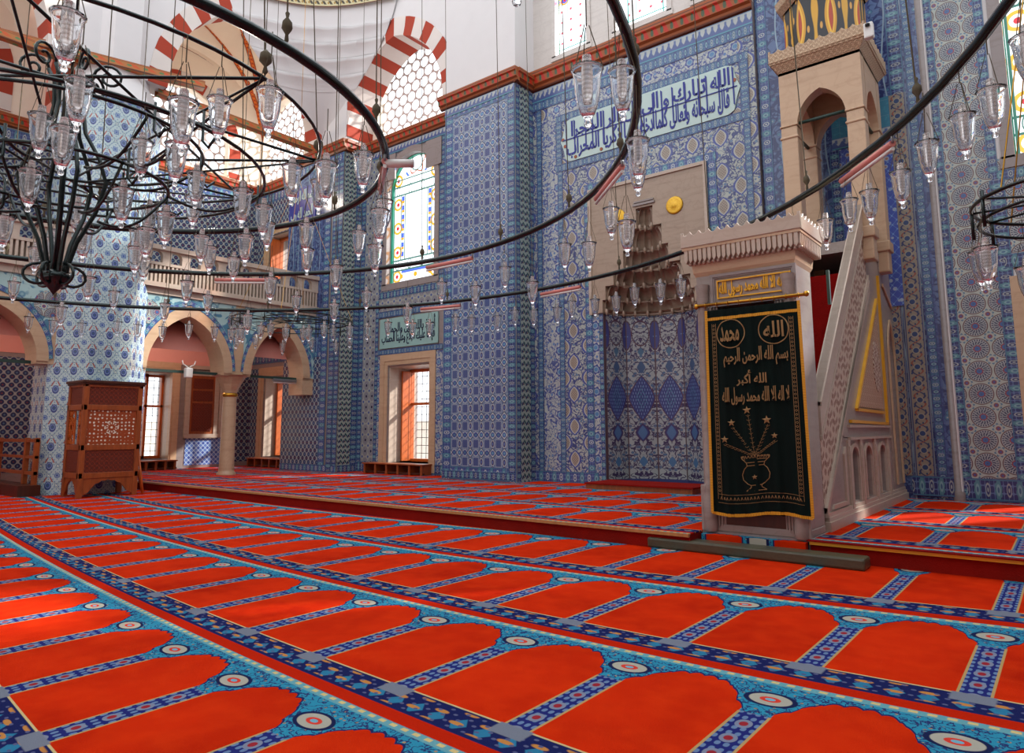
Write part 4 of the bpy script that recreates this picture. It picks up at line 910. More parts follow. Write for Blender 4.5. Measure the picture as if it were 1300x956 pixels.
# column
cl = empty('column', (-15.35, 8.52, PZ), 'slender marble column with gilded neck ring carrying two arcade arches', 'column')
c = (-15.35, 8.52, PZ); m = MB(); m.lathe([(.21, 0), (.21, .04), (.17, .08), (.175, .12), (.165, .2), (.15, 1.8)], c, 24); m.build('shaft', 'marble_warm', cl)
m = MB().lathe([(.15, 1.80), (.175, 1.82), (.175, 1.87), (.15, 1.89)], c, 24); m.build('neck_ring', 'brass', cl)
m = MB().lathe([(.15, 1.89), (.17, 1.96), (.22, 2.05), (.24, 2.1), (.3, 2.2), (.33, 2.26), (.42, 2.3)], c, 8, False, PI/8); m.build('capital', 'marble_warm', cl)
# iron tie rods between springers
tr_ = struct('trim_3'); m = MB(); m.box((-15.38, 6.3, 2.46), (-15.32, 10.4, 2.52)); m.box((-15.38, 1.5, 2.46), (-15.32, 4.8, 2.52)); m.build('tie_rod', 'green_paint', tr_)
# octagonal pier
def octo(cx, cy, ap): 
    R = ap/math.cos(PI/8); return [(cx+R*math.cos(PI/8+PI/4*i), cy+R*math.sin(PI/8+PI/4*i)) for i in range(8)]
pp = tag(empty('pillar', (-15.5, 5.58, 0)), kind='structure', label='great octagonal pier clad in pomegranate tiles')
O = octo(-15.5, 5.58, .9); m = MB(); s_ = 0
for i in range(8):
    (a, b), (c, d) = O[i], O[(i+1) % 8]; l = math.hypot(c-a, d-b)
    m.face([(a, b, 0), (c, d, 0), (c, d, 7.9), (a, b, 7.9)], [(s_, 0), (s_+l, 0), (s_+l, 7.9), (s_, 7.9)]); s_ += l
m.build('tile_cladding', 'tile_pomegranate', pp, fix=False)
m = MB(); O2 = octo(-15.5, 5.58, .92)
for i in range(8):
    (a, b), (c, d) = O2[i], O2[(i+1) % 8]; l = math.hypot(c-a, d-b)
    m.face([(a, b, 7.82), (c, d, 7.82), (c, d, 7.9), (a, b, 7.9)], [(0, 0), (l, 0), (l, 1), (0, 1)])
m.build('tile_border', 'tile_border_blue', pp, fix=False)
m = MB(); m.lathe([(.9/math.cos(PI/8), 7.9), (.97, 8.05), (.80, 8.45), (.70, 8.6), (.70, 14)], (-15.5, 5.58, 0), 8, False, PI/8); m.build('plaster_shaft', 'plaster', pp)
# upper striped arch on the side gallery and its wall
vb = struct('trim_4'); m = MB(); band(m, YW, 8.5, 1.98, 8.75, 2.75, .42, -15.03, -15.6); m.build('voussoir_arch', 'voussoir', vb)
band(MB(), YW, 1, 1, 1, 1, .1, 0, 1)
m = MB(); band(m, YW, 2.2, 2.0, 8.75, 2.75, .42, -15.03, -15.6); m.build('voussoir_arch', 'voussoir', vb)
m = MB(); holed(m, YW, -3, 10.6, 8.75, 14, -15.58, -15.05, [(8.5, 2.0, 8.7, 8.75, 2.77), (2.2, 2.02, 8.7, 8.75, 2.77)]); m.build('arch_wall', 'plaster', vb)
m = MB()
for y0, y1 in ((6.4, 10.6), (0, 4.8)):
    m.face([YW(y0, 8.62, -15.2), YW(y1, 8.62, -15.2), YW(y1, 8.78, -15.2), YW(y0, 8.78, -15.2)], [(y0, 0), (y1, 0), (y1, 1), (y0, 1)])
    m.face([YW(y0, 8.62, -15.38), YW(y1, 8.62, -15.38), YW(y1, 8.62, -15.2), YW(y0, 8.62, -15.2)], [(y0, .3), (y1, .3), (y1, 1), (y0, 1)])
    m.face([YW(y0, 8.62, -15.38), YW(y1, 8.62, -15.38), YW(y1, 8.78, -15.38), YW(y0, 8.78, -15.38)])
    m.face([YW(y0, 8.78, -15.38), YW(y1, 8.78, -15.38), YW(y1, 8.78, -15.2), YW(y0, 8.78, -15.2)])
m.face([(-15.39, 3.4, 8.7), (-14.3, 7.0, 8.7), (-14.3, 7.0, 8.86), (-15.39, 3.4, 8.86)], [(0, 0), (3.7, 0), (3.7, 1), (0, 1)])
m.face([(-15.39, 3.4, 8.7), (-14.3, 7.0, 8.7), (-14.5, 7.05, 8.7), (-15.59, 3.45, 8.7)], [(0, 0), (3.7, 0), (3.7, 1), (0, 1)])
m.build('tie_beam', 'beam_paint', vb, fix=False)
# gallery corner: sail vault with painted ribs, striped window arches
gv = struct('ceiling_vault')
def sail(cx, cy, hx, hy, z0, rise, n=16):
    rows = []
    for i in range(n+1):
        row = []
        for j in range(n+1):
            u = -1+2*i/n; v = -1+2*j/n; k = max(0, 2-u*u-v*v)/2; row.append((cx+u*hx, cy+v*hy, z0+rise*math.sqrt(k)))
        rows.append(row)
    return rows
m = MB().grid(sail(-17.3, 8.6, 1.72, 2.62, 10.1, 3.0)); m.grid(sail(-17.3, 2.2, 1.72, 2.62, 10.1, 3.0)); m.build('sail_vault', 'plaster_cream', gv, fix=False)
def rib(u1, v1, cx=-17.3, cy=8.6):
    pts = []
    for i in range(13):
        t = i/12; u = -1+(u1+1)*t; v = 1+(v1-1)*t; k = max(0, 2-u*u-v*v)/2; pts.append(Vector((cx+u*1.72, cy+v*2.62, 10.1+3*math.sqrt(k)-.04)))
    return pts
m = MB()
for u1, v1 in ((-1, -.1), (-.55, -.1), (-.1, .2), (.1, 1)):
    pts = rib(u1, v1); s_ = 0
    for a, b in zip(pts, pts[1:]):
        d = (b-a); l = d.length; n_ = d.cross(Vector((1, -1, .6))).normalized()*.07; m.face([a-n_, b-n_, b+n_, a+n_], [(s_, 0), (s_+l, 0), (s_+l, 1), (s_, 1)]); s_ += l
m.build('painted_rib', 'rib_paint', gv, fix=False)
m = MB(); band(m, XW, -17.85, 1.16, 10.0, 1.28, .32, 11.22, 11.26, 8.7); band(m, YW, 8.7, 1.46, 9.5, 1.53, .34, -18.98, -19.0, 8.7); band(m, YW, 3.0, 1.34, 9.6, 1.43, .34, -18.98, -19.0, 8.7); m.build('voussoir_arch', 'voussoir', gv)
m = MB(); band(m, XW, -17.2, 1.2, 9.0, 1.7, .4, 5.3, 5.9); m.build('voussoir_arch', 'voussoir', gv)
m = MB(); bx(m, XW, -19, -18.35, 8.6, 9.0, 5.3, 5.9); holed(m, XW, -19, -15.6, 9.0, 13, 5.35, 5.85, [(-17.2, 1.22, 9, 9.0, 1.72)]); m.build('transverse_wall', 'plaster_pink', gv)
# pendentive and ring of the corner exedra
pd = struct('ceiling_pendentive'); rows = []; ccx, ccy = -11.6, 7.2
for i in range(13):
    t = i/12; z = 9.0+3.0*t; e_ = 2.9*(1-(1-t)**1.8)*1.0
    row = []
    for j in range(13):
        s_ = j/12; a = (-15.04, 10.62-e_); b = (-15.04+e_, 10.62)
        x = a[0]+(b[0]-a[0])*s_; y_ = a[1]+(b[1]-a[1])*s_; q = math.sin(PI*s_)*e_*.2
        row.append((x-q*.7, y_+q*.7, z+.02))
    rows.append(row)
m = MB().grid(rows); m.build('pendentive', 'plaster', pd, fix=False)
def pend(s_, t):
    z = 9.0+3.0*t; e_ = 2.9*(1-(1-t)**1.8); x = -15.04+e_*s_; y_ = 10.62-e_+e_*s_; k_ = math.sin(PI*s_)*e_*.2
    return Vector((x-k_*.7, y_+k_*.7, z+.02))
m = MB()
for ti, n in ((.3, 3), (.42, 4), (.54, 5), (.66, 6)):
    for k in range(n):
        s0, s1 = k/n, (k+1)/n; out_ = Vector((.7, -.7, 0))
        rows = [[pend(s0+(s1-s0)*i/6, ti+.1*j/5)+out_*(.01+.11*(j/5)**2-.05*math.sin(PI*i/6)*(j/5)) for i in range(7)] for j in range(6)]
        rows.append([pend(s0+(s1-s0)*i/6, ti+.1) for i in range(7)])
        m.grid(rows)
m.build('stucco_cell', 'plaster', pd, fix=False)
m = MB(); pts = []
ring = [(-15.04+2.9*k/14-.7*(.62*math.sin(PI*k/14))+.04+.42*math.sin(PI*k/14)*0, 7.72+2.9*k/14+.7*(.62*math.sin(PI*k/14))-.05) for k in range(15)]
ring = [(x+.03, y-.03) for x, y in ring]
s_ = 0; m = MB()
for (a, b), (c, d) in zip(ring, ring[1:]):
    l = math.hypot(c-a, d-b); m.face([(a, b, 11.78), (c, d, 11.78), (c, d, 12.0), (a, b, 12.0)], [(s_, 0), (s_+l, 0), (s_+l, 1), (s_, 1)]); s_ += l
m.build('painted_ring', 'ring_paint', pd, fix=False)
# ------------------------------------------------------------------ PULPIT (minbar)
mn = empty('pulpit', (-2.45, 7.0, PZ), 'tall grey marble pulpit with pierced stair railings, crowned portal and roofed platform', 'pulpit')
X0, X1 = -2.95, -1.95; YF, YP = 6.78, 7.32
# portal
m = MB()
for a, b in ((X0, -2.74), (-2.14, X1)): m.box((a, YF, .24), (b, YP, 2.42))
m.box((X0, YF, 2.42), (X1, YP, 2.78)); m.box((X0-.005, YF-.005, PZ), (X1+.005, YP, .24))
for a in (X0-.02, X1-.10): m.box((a, YF-.04, PZ), (a+.13, YF-.002, .62))
m.build('portal', 'marble', mn, bevel=.008)
m = MB()
for xc in (X0+.075, X1-.055):    # corner colonnettes
    m.lathe([(.06, .17), (.07, .2), (.07, .5), (.05, .56), (.06, .6), (.042, .64), (.042, 2.35), (.055, 2.4), (.045, 2.44), (.065, 2.5), (.06, 2.56), (.075, 2.66)], (xc, YF-.02, 0), 12)
for k in range(3): framebox(m, XW, -2.8+.03*k, -2.08-.03*k, .22, 2.42-.0*k, .012, YF-.02+.008*k, YF+.01, 'lr')
m.build('portal_colonnette', 'marble', mn)
m = MB(); framebox(m, XW, -2.79, -1.93, 2.42, 2.76, .03, YF-.025, YF+.01); framebox(m, XW, -2.76, -1.96, 2.45, 2.73, .015, YF-.015, YF+.01); m.build('panel_moulding', 'marble_grey', mn)
gp_ = MB(); framebox(gp_, XW, -2.72, -1.98, 2.50, 2.69, .012, YF-.022, YF+.01); gp_ = gp_.build('gilt_frame', 'gold', mn)
text_obj('لا اله الا الله محمد رسول الله', 'gilt_lettering', XW, -2.70, -2.0, 2.515, 2.677, YF-.014, .012, 'gold', mn, 1.15, .035)
# flared crown: muqarnas cornice with cresting, on front and both sides
def crown(m, z0, z1, o0, o1):
    a = [(X0-o0, YF-o0), (X1+o0, YF-o0), (X1+o0, YP+o0), (X0-o0, YP+o0)]; b = [(X0-o1, YF-o1), (X1+o1, YF-o1), (X1+o1, YP+o1), (X0-o1, YP+o1)]
    for i in range(4):
        j = (i+1) % 4; m.face([(*a[i], z0), (*a[j], z0), (*b[j], z1), (*b[i], z1)])
    m.face([(*p, z0) for p in a]); m.face([(*p, z1) for p in b])
m = MB(); crown(m, 2.76, 2.80, .0, .02); crown(m, 2.80, 2.90, .02, .03); crown(m, 2.90, 3.04, .04, .085); crown(m, 3.04, 3.07, .10, .10); m.build('crown_cornice', 'marble_warm', mn, fix=False)
m = MB()
for k in range(23):
    x = X0-.06+(X1-X0+.12)*k/22
    m.prism([(x-.018, 3.04), (x-.018, 2.93), (x, 2.90), (x+.018, 2.93), (x+.018, 3.04)], XW, YF-.095, YF-.03)
    m.lathe([(0, 0), (.02, .012), (.022, .03), (0, .05)], (x+.027, YF-.05, 2.875), 6)
for k in range(13):
    y = YF-.06+(YP-YF+.12)*k/12; m.prism([(y-.016, 3.04), (y-.016, 2.93), (y, 2.90), (y+.016, 2.93), (y+.016, 3.04)], YW, X1+.03, X1+.095)
m.build('crown_muqarnas', 'marble_light', mn)
def crest(u0, u1, z0, z1, n):
    P = [(u0, z0), (u1, z0)]; 
    for i in range(n, -1, -1):
        u = u0+(u1-u0)*i/n; P.append((u, z1))
        if i > 0: du = (u1-u0)/n; P += [(u-du*.25, z1-.035), (u-du*.5, z1-.045), (u-du*.75, z1-.035)]
    return P
m = MB(); m.prism(crest(X0-.11, X1+.11, 3.07, 3.24, 12), XW, YF-.11, YF-.08); m.prism(crest(YF-.1, YP+.1, 3.07, 3.24, 7), YW, X1+.08, X1+.11); m.prism(crest(YF-.1, YP+.1, 3.07, 3.24, 7), YW, X0-.11, X0-.08)
m.build('crown_cresting', 'marble_light', mn, bevel=.005)
m = MB(); m.box((-2.74, YF+.25, .24), (-2.14, YF+.3, 2.42)); m.build('inner_door', 'red_carpet', mn)
m = MB(); m.box((-2.74, YF-.0, .24), (-2.14, YF+.25, .36)); m.build('door_sill', 'wood_dark', mn)
# stair
m = MB(); n = 13; zt = 3.0; y = YP
for k in range(n):
    y0 = 7.35+k*.195; z = .4+k*.235
    m.box((X0+.12, y0, z-.235), (X1-.12, y0+(.2 if k < n-1 else .3), z))
m.build('stair_flight', 'red_carpet', mn)
S = 1.06
zs_ = lambda y: .21+S*(y-7.44)            # underside of the stringer
f = YW
for nm, xa, xb in (('railing', X1-.06, X1), ('railing', X0, X0+.06)):
    outer = xb if xa > -2.4 else xa
    # stringer, pierced band, top rail as sloping strips
    def slope(m, lo, hi, ya, yb, d0, d1, cut=True):
        P = [(ya, max(zs_(ya)+lo, .4)), (yb, zs_(yb)+lo), (yb, zs_(yb)+hi), (ya, zs_(ya)+hi)]; m.prism(P, f, d0, d1)
    o = empty(nm, (outer, 7.32, PZ), parent=mn); o.location = Vector((outer, 7.32, PZ))-Vector(mn.location)
    m = MB(); slope(m, .0, .24, 7.34, 10.05, xa-.01, xb+.015); slope(m, 1.02, 1.34, 7.34, 9.95, xa-.01, xb+.015); slope(m, .17, .21, 7.34, 10.0, xa-.02, xb+.03); slope(m, .22, .26, 7.34, 10.0, xa-.015, xb+.022)
    slope(m, .96, 1.0, 7.34, 10.0, xa-.015, xb+.022); slope(m, 1.30, 1.34, 7.34, 9.95, xa-.02, xb+.03); m.build('stringer', 'marble_light', o)
    m = MB(); slope(m, .24, .98, 7.34, 10.0, xa+.01, xb-.005)
    b = m.build('pierced_panel', 'marble_pierced', o, fix=False)
    # sheared lattice: follow the slope
    uvl = b.data.uv_layers[0].data
    for lp in b.data.loops:
        uu, vv = uvl[lp.index].uv; uvl[lp.index].uv = (uu*.95, (vv-S*uu)*.68)
MB().box((X1+.0, 7.93, 2.52), (X1+.03, 7.97, 2.9)).build('green_plaque', 'green_paint', mn)
# side wall under the stair (triangle), with base arcade
for sx, xo in ((1, X1-.005), (-1, X0+.005)):
    xi = xo-sx*.08
    body = tag(empty('side_wall', (0, 0, 0), parent=mn)); body.location = Vector((xo, 9.0, PZ))-Vector(mn.location)
    m = MB(); m.prism([(8.32, 1.07), (10.85, 1.07), (10.85, 4.0), (10.4, 4.0), (8.25, zs_(8.25)+.06)], f, xi, xo-sx*.012)
    niches = [(8.72, .16), (9.40, .17), (10.2, .17)]
    holed(m, f, 8.32, 10.85, .32, 1.08, xi-sx*.2, xo-sx*.012, [(c_, w_, .36, .84, .13) for c_, w_ in niches]); m.prism([(7.5, .3), (8.33, .3), (8.33, 1.12), (7.5, .34)], f, xi, xo-sx*.012)
    m.build('masonry', 'marble', body, fix=False)
    m = MB(); m.box((xi-sx*.215, 8.3, PZ), (xi-sx*.205, 10.9, 1.08)); m.build('niche_back', 'niche_shade', body)  # near-black sheet, paints in the shade inside the niches
    m = MB(); bx(m, f, 7.36, 11.56, PZ, .26, xi, xo+sx*.05); bx(m, f, 7.4, 11.56, .26, .3, xi, xo+sx*.03); bx(m, f, 7.45, 11.56, .3, .34, xi, xo+sx*.015)
    bx(m, f, 8.5, 10.8, 1.05, 1.08, xi, xo+sx*.02); bx(m, f, 8.5, 10.8, 1.19, 1.22, xi, xo+sx*.02)
    for y_ in (8.45, 9.03, 9.78, 10.55): bx(m, f, y_-.05, y_+.05, .3, 1.05, xi, xo+sx*.012); bx(m, f, y_-.03, y_+.03, .3, .98, xi, xo+sx*.022)
    for c_, w_ in niches: band(m, f, c_, w_, .84, .13, .035, xo-sx*.012, xo+sx*.012, .36)
    m.prism([(7.66, .36), (8.3, .36), (8.3, .4), (7.7, .4)], f, xi, xo+sx*.01); m.prism([(8.22, .4), (8.3, .4), (8.3, .98), (8.22, .9)], f, xi, xo+sx*.01)
    m.build('base_moulding', 'marble_light', body)
    m = MB()
    def bar(a, b, w):
        (u0, z0), (u1, z1) = a, b; l = math.hypot(u1-u0, z1-z0); nu, nz = -(z1-z0)/l*w/2, (u1-u0)/l*w/2
        m.prism([(u0-nu, z0-nz), (u1-nu, z1-nz), (u1+nu, z1+nz), (u0+nu, z0+nz)], f, xo-sx*.02, xo+sx*.022)
    A_, B_, C_ = (8.93, 1.4), (10.50, 1.39), (10.56, 2.95); bar(A_, B_, .035); bar(A_, (10.5, 2.95), .04); bar((10.66, 1.25), (10.70, 3.32), .045); bar((8.60, 1.26), (10.68, 1.24), .035)
    m.build('gilt_triangle', 'gold', body)
    m = MB(); m.prism([(9.05, 1.44), (10.46, 1.43), (10.48, 2.8)], f, xo-sx*.02, xo+sx*.003); m.build('fretwork', 'marble_fret', body, fix=False)
    m = MB(); m.prism([(10.2+.19*math.cos(a*PI/10), 2.0+.34*math.sin(a*PI/10)*(1 if 1 else 0)) for a in range(20)], f, xo-sx*.015, xo+sx*.012); m.build('pierced_boss', 'marble_pierced', body, fix=False)
# rear passage and platform
m = MB()
for x in (X0+.06, X1-.06): holed(m, YW, 10.85, 11.58, PZ, 3.9, x-.055, x+.055, [(11.24, .19, .4, 2.25, .45)])
m.box((X0, 9.9, 3.55), (X1, 11.58, 3.7)); m.build('platform_base', 'marble', mn)
for sx, x in ((1, X1), (-1, X0)):
    m = MB(); band(m, YW, 11.24, .19, 2.25, .45, .05, x, x+sx*.025, .4); m.prism([(10.95, 3.2), (11.5, 2.95), (11.5, 3.0), (10.95, 3.25)], YW, x, x+sx*.02); m.build('passage_arch', 'marble_warm', mn)
# canopy: four posts, arches, cornice, drum
can = empty('canopy', (0, 0, 0), parent=mn); can.location = Vector((-2.4, 9.95, 3.7))-Vector(mn.location)
CX0, CX1, CY0, CY1 = -2.92, -1.82, 9.9, 11.1; w = .225
for x in (CX0, CX1-w):
    for y_ in (CY0, CY1-w):
        m = MB(); m.box((x, y_, 3.4), (x+w, y_+w, 5.5)); m.box((x-.015, y_-.015, 5.32), (x+w+.015, y_+w+.015, 5.36)); m.box((x-.015, y_-.015, 5.5), (x+w+.015, y_+w+.015, 5.53)); m.box((x-.03, y_-.03, 3.7), (x+w+.03, y_+w+.03, 3.85)); m.build('post', 'marble_warm', can, bevel=.02)
m = MB(); cx = (CX0+CX1)/2; cy = (CY0+CY1)/2; CX0 += .004; CX1 -= .004; CY0 += .004; CY1 -= .004
for d0, d1 in ((CY0, CY0+.2), (CY1-.2, CY1)): hole_col(m, XW, cx, (CX1-CX0)/2-w, 5.5, 5.5, .46, 5.5, 6.36, d0, d1); bx(m, XW, CX0, CX0+w, 5.5, 6.36, d0, d1); bx(m, XW, CX1-w, CX1, 5.5, 6.36, d0, d1)
for d0, d1 in ((CX0, CX0+.2), (CX1-.2, CX1)): hole_col(m, YW, cy, (CY1-CY0)/2-w, 5.5, 5.5, .46, 5.5, 6.36, d0, d1)
m.box((CX0, CY0, 6.3), (CX1, CY1, 6.36)); m.build('arcade', 'marble_warm', can, fix=False)
m = MB(); m.tube([(CX0+w-.02, CY0+.08, 5.55), (CX1-w+.02, CY0+.08, 5.55)], .025, 8); m.tube([(CX0+.1, CY0+w, 5.5), (CX0+.1, CY1-w, 5.5)], .025, 8); m.tube([(CX1-.1, CY0+w, 5.5), (CX1-.1, CY1-w, 5.5)], .025, 8); m.build('tie_rod', 'green_paint', can)
m = MB()
for o0, o1, za, zb in ((.0, .08, 6.34, 6.46), (.09, .1, 6.46, 6.49)):
    a = [(CX0-o0, CY0-o0), (CX1+o0, CY0-o0), (CX1+o0, CY1+o0), (CX0-o0, CY1+o0)]; b = [(CX0-o1, CY0-o1), (CX1+o1, CY0-o1), (CX1+o1, CY1+o1), (CX0-o1, CY1+o1)]
    for i in range(4):
        j = (i+1) % 4; m.face([(*a[i], za), (*a[j], za), (*b[j], zb), (*b[i], zb)])
    m.face([(*p, za) for p in a]); m.face([(*p, zb) for p in b])
m.build('cornice', 'stone_key', can, fix=False)
m = MB()
for (u0, u1, ff, d) in ((CX0-.1, CX1+.1, XW, CY0-.1), (CX0-.1, CX1+.1, XW, CY1+.07), (CY0-.1, CY1+.1, YW, CX1+.07), (CY0-.1, CY1+.1, YW, CX0-.1)): m.prism(crest(u0, u1, 6.49, 6.68, 9), ff, d, d+.03)
m.build('cresting', 'stone_key', can, bevel=.006)
RO = .56; P8 = [(cx+RO*math.cos(PI/8+PI/4*i), cy-.05+RO*math.sin(PI/8+PI/4*i)) for i in range(8)]; m = MB(); s_ = 0
for i in range(8):
    (a, b), (c, d) = P8[i], P8[(i+1) % 8]; l = math.hypot(c-a, d-b); m.face([(a, b, 6.5), (c, d, 6.5), (c, d, 7.5), (a, b, 7.5)], [(s_, 0), (s_+.38, 0), (s_+.38, 1), (s_, 1)]); s_ += .38
m.build('drum', 'drum_paint', can, fix=False)
m = MB(); m.lathe([(.58, 7.42), (.66, 7.5), (.68, 7.6), (.6, 7.62)], (cx, cy-.05, 0), 8, False, PI/8); m.build('drum_cornice', 'stone_key', can, fix=False)
m = MB(); m.lathe([(.6, 7.6), (.4, 8.6), (.15, 9.6), (.0, 10)], (cx, cy-.05, 0), 8, False, PI/8); m.build('spire', 'marble_grey', can, fix=False)
# painted niche visible behind the platform
bn = struct('trim_5'); m = MB(); P = [(-2.6, 2.9)]+arch_pts(-2.2, .42, 5.9, .5)+[(-1.78, 2.9)]; m.prism([(-2.62, 3.0), (-1.78, 3.0), (-1.78, 5.62), (-2.62, 5.62)], XW, 11.565, 11.58); m.build('tile_panel', 'tile_blue_flower', bn)
m = MB(); m.prism([(-2.62, 5.8), (-1.78, 5.8), (-1.78, 6.3), (-2.62, 6.3)], XW, 11.565, 11.58); m.build('tile_lunette', 'tile_turquoise', bn)
strips_obj('tile_border', 'tile_scallop', bn, [lambda m: strip(m, XW, -2.62, 5.72, -1.78, 5.72, .18, 11.56)]); strips_obj('tile_border', 'tile_border_navy', bn, [lambda m: strip(m, XW, -2.6, 3.0, -2.6, 5.62, .14, 11.56)])
# curtain on its rod
cu = empty('curtain', (-2.37, 6.6, 2.4), 'black-green velvet curtain with gold Arabic embroidery hanging over the pulpit door', 'curtain')
m = MB(); RZ = lambda x: 2.425; m.tube([(-2.92, 6.70, 2.44), (-1.83, 6.70, 2.43)], .016, 10)
for x in (-2.92, -1.83): m.lathe([(0, -.03), (.022, -.02), (.026, 0), (.022, .02), (0, .03)], (x, 6.70, 2.435), 10)
m.build('rod', 'brass', cu)
for k in range(9): m = MB(); m.tube([(-2.82+.115*k+.018*math.cos(a*PI/5)*0, 6.70+.022*math.cos(a*PI/5), 2.43+.026*math.sin(a*PI/5)) for a in range(10)], .004, 5, True); m.build('ring', 'brass', cu)
def cz(u, t):   # drape: u 0..1 across, t 0 top..1 bottom -> (x,y,z)
    x = -2.80+.91*u+(.03*t*(u-.5)); y = 6.685+.012*math.sin(u*26)*(.3+t)+.006*math.sin(u*61)+.02*t*math.sin(u*3); z = 2.37-(2.01+.02*math.sin(u*7)-.025*u*t)*t
    return (x, y-.03, z)
N_, K_ = 60, 30
m = MB().grid([[cz(i/N_, j/K_) for i in range(N_+1)] for j in range(K_+1)]); m.grid([[(lambda p: (p[0], p[1]+.008, p[2]))(cz(i/N_, j/K_)) for i in range(N_+1)] for j in range(K_+1)]); m.build('velvet', 'velvet', cu, fix=False)
def ribbon(m, pts, w, dy=-.006):
    """flat ribbon following curtain coordinates"""
    s_ = 0
    for (a, b), (c, d) in zip(pts, pts[1:]):
        p, q = Vector(cz(a, b)), Vector(cz(c, d)); t = (q-p); l = t.length
        if l < 1e-6: continue
        t.normalize(); n = Vector((-t.z, 0, t.x))*w/2; o_ = Vector((0, dy, 0))
        m.face([p-n+o_, q-n+o_, q+n+o_, p+n+o_], [(s_, 0), (s_+l, 0), (s_+l, 1), (s_, 1)]); s_ += l
m = MB(); L_ = lambda a, b, n=30: [(a[0]+(b[0]-a[0])*i/n, a[1]+(b[1]-a[1])*i/n) for i in range(n+1)]
ribbon(m, L_((0, 0), (0, 1)), .028); ribbon(m, L_((1, 0), (1, 1)), .028); ribbon(m, L_((0, 1), (1, 1)), .03); ribbon(m, L_((0, .045), (1, .045)), .03); m.build('gold_fringe', 'fringe', cu, fix=False)
m = MB()
for a in (.065, .105, .895, .935): ribbon(m, L_((a, .07), (a, .93)), .004)
for b in (.905, .945): ribbon(m, L_((.065, b), (.935, b)), .004)
for k in range(44):
    for a in (.085, .915): u, t = a, .08+.0188*k; ribbon(m, [(u-.011, t), (u, t-.006), (u+.011, t), (u, t+.006), (u-.011, t)], .004)
for k in range(24):
    u, t = .1+.035*k, .925; ribbon(m, [(u-.01, t+.005), (u, t-.009), (u+.01, t+.005)], .005)
for uc, tc in ((.27, .125), (.73, .125)): ribbon(m, [(uc+.155*math.cos(a*PI/18), tc+.07*math.sin(a*PI/18)) for a in range(37)], .010)
# vase with flowers
def vs(pts, w=.006): ribbon(m, [(u, t) for u, t in pts], w)
V0 = .47
for s_ in (-1, 1):
    prof_ = [(.15, .755), (.145, .765), (.09, .785), (.08, .80), (.12, .815), (.145, .84), (.135, .865), (.08, .885), (.05, .893), (.05, .903), (.10, .918)]
    vs([(V0+s_*a, b-.03) for a, b in prof_], .007)
for b, a in ((.755, .15), (.785, .09), (.80, .08), (.893, .05), (.918, .1), (.77, .12)): vs([(V0-a, b-.03), (V0+a, b-.03)], .006)
for k in range(9):
    a = V0-.13+.0325*k; vs([(a-.012, .735), (a, .722), (a+.012, .735)], .005)
stars = [(.42, .505, .047), (.25, .56, .043), (.62, .56, .05), (.17, .64, .043), (.69, .635, .036)]
for sx_, st_, sr in stars:
    for k in range(9):
        q = k/9; u = sx_+(V0-sx_)*q; t = st_+.03+(.73-st_-.03)*q; vs([(u-.02, t-.006), (u, t), (u+.02, t-.006)], .003)
    vs([(sx_, st_+.02), (V0, .725)], .003)
m.build('embroidered_border', 'gold_thread', cu, fix=False)
for sx_, st_, sr in stars+[(V0, .825, .03)]:
    m = MB(); P = [];
    for k in range(10):
        r_ = sr if k % 2 == 0 else sr*.42; a = PI/2+k*PI/5; p = cz(sx_+r_*math.cos(a), st_-r_*math.sin(a)*.43); P.append((p[0], 6.628, p[2]))
    c_ = (sum(p[0] for p in P)/10, 6.622, sum(p[2] for p in P)/10)
    for i in range(10): m.face([P[i], P[(i+1) % 10], c_])
    m.build('embroidered_star', 'gold_thread', cu, fix=False)
yy_ = 6.632
for s_, u0, u1, t0, t1, tl in (('محمد', .16, .37, .165, .09, 1.2), ('الله', .63, .84, .165, .085, 1.3), ('بسم الله الرحمن الرحيم', .19, .87, .29, .20, 1.7), ('الله أكبر', .32, .64, .385, .315, 1.5), ('لا اله الا الله محمد رسول الله', .16, .86, .475, .395, 1.7)):
    a, b = cz(u0, t0), cz(u1, t1); text_obj(s_, 'embroidered_script', XW, a[0], b[0], a[2], b[2], yy_, .006, 'gold_thread', cu, tl, .02)
# speaker on the canopy
sp = empty('security_camera', (-1.6, 9.95, 6.45), 'small white camera fixed to the corner of the pulpit canopy', 'camera')
MB().box((-1.74, 9.78, 6.40), (-1.62, 9.88, 6.62)).build('body', 'white_plastic', sp, bevel=.02); MB().lathe([(0, 0), (.03, 0), (.03, .03), (0, .03)], (-1.68, 9.76, 6.55), 12).build('lens', 'black_metal', sp)
# ------------------------------------------------------------------ wooden kiosk (muezzin's enclosure)
kx0, kx1, ky0, ky1 = -14.5, -13.75, 4.86, 5.88
kk = empty('wooden_kiosk', ((kx0+kx1)/2, (ky0+ky1)/2, 0), 'carved reddish wooden kiosk with pierced star lattice standing against the tiled pier', 'kiosk')
m = MB()
for x in (kx0, kx1-.08):
    for y_ in (ky0, ky1-.09): m.box((x, y_, .0), (x+.08, y_+.09, 2.04))
for z0, z1 in ((.34, .44), (.84, .94), (1.56, 1.66), (1.98, 2.06)):
    m.box((kx1-.07, ky0, z0), (kx1-.005, ky1, z1)); m.box((kx0, ky0+.005, z0), (kx1, ky0+.07, z1)); m.box((kx0, ky1-.07, z0), (kx1, ky1-.005, z1)); m.box((kx0, ky0, z0), (kx0+.06, ky1, z1))
m.build('frame', 'wood_red', kk, bevel=.006)
m = MB(); m.box((kx0-.04, ky0-.04, 2.05), (kx1+.04, ky1+.04, 2.1)); m.box((kx0-.02, ky0-.02, 2.02), (kx1+.02, ky1+.02, 2.05)); m.build('cornice', 'wood_dark', kk, bevel=.006)
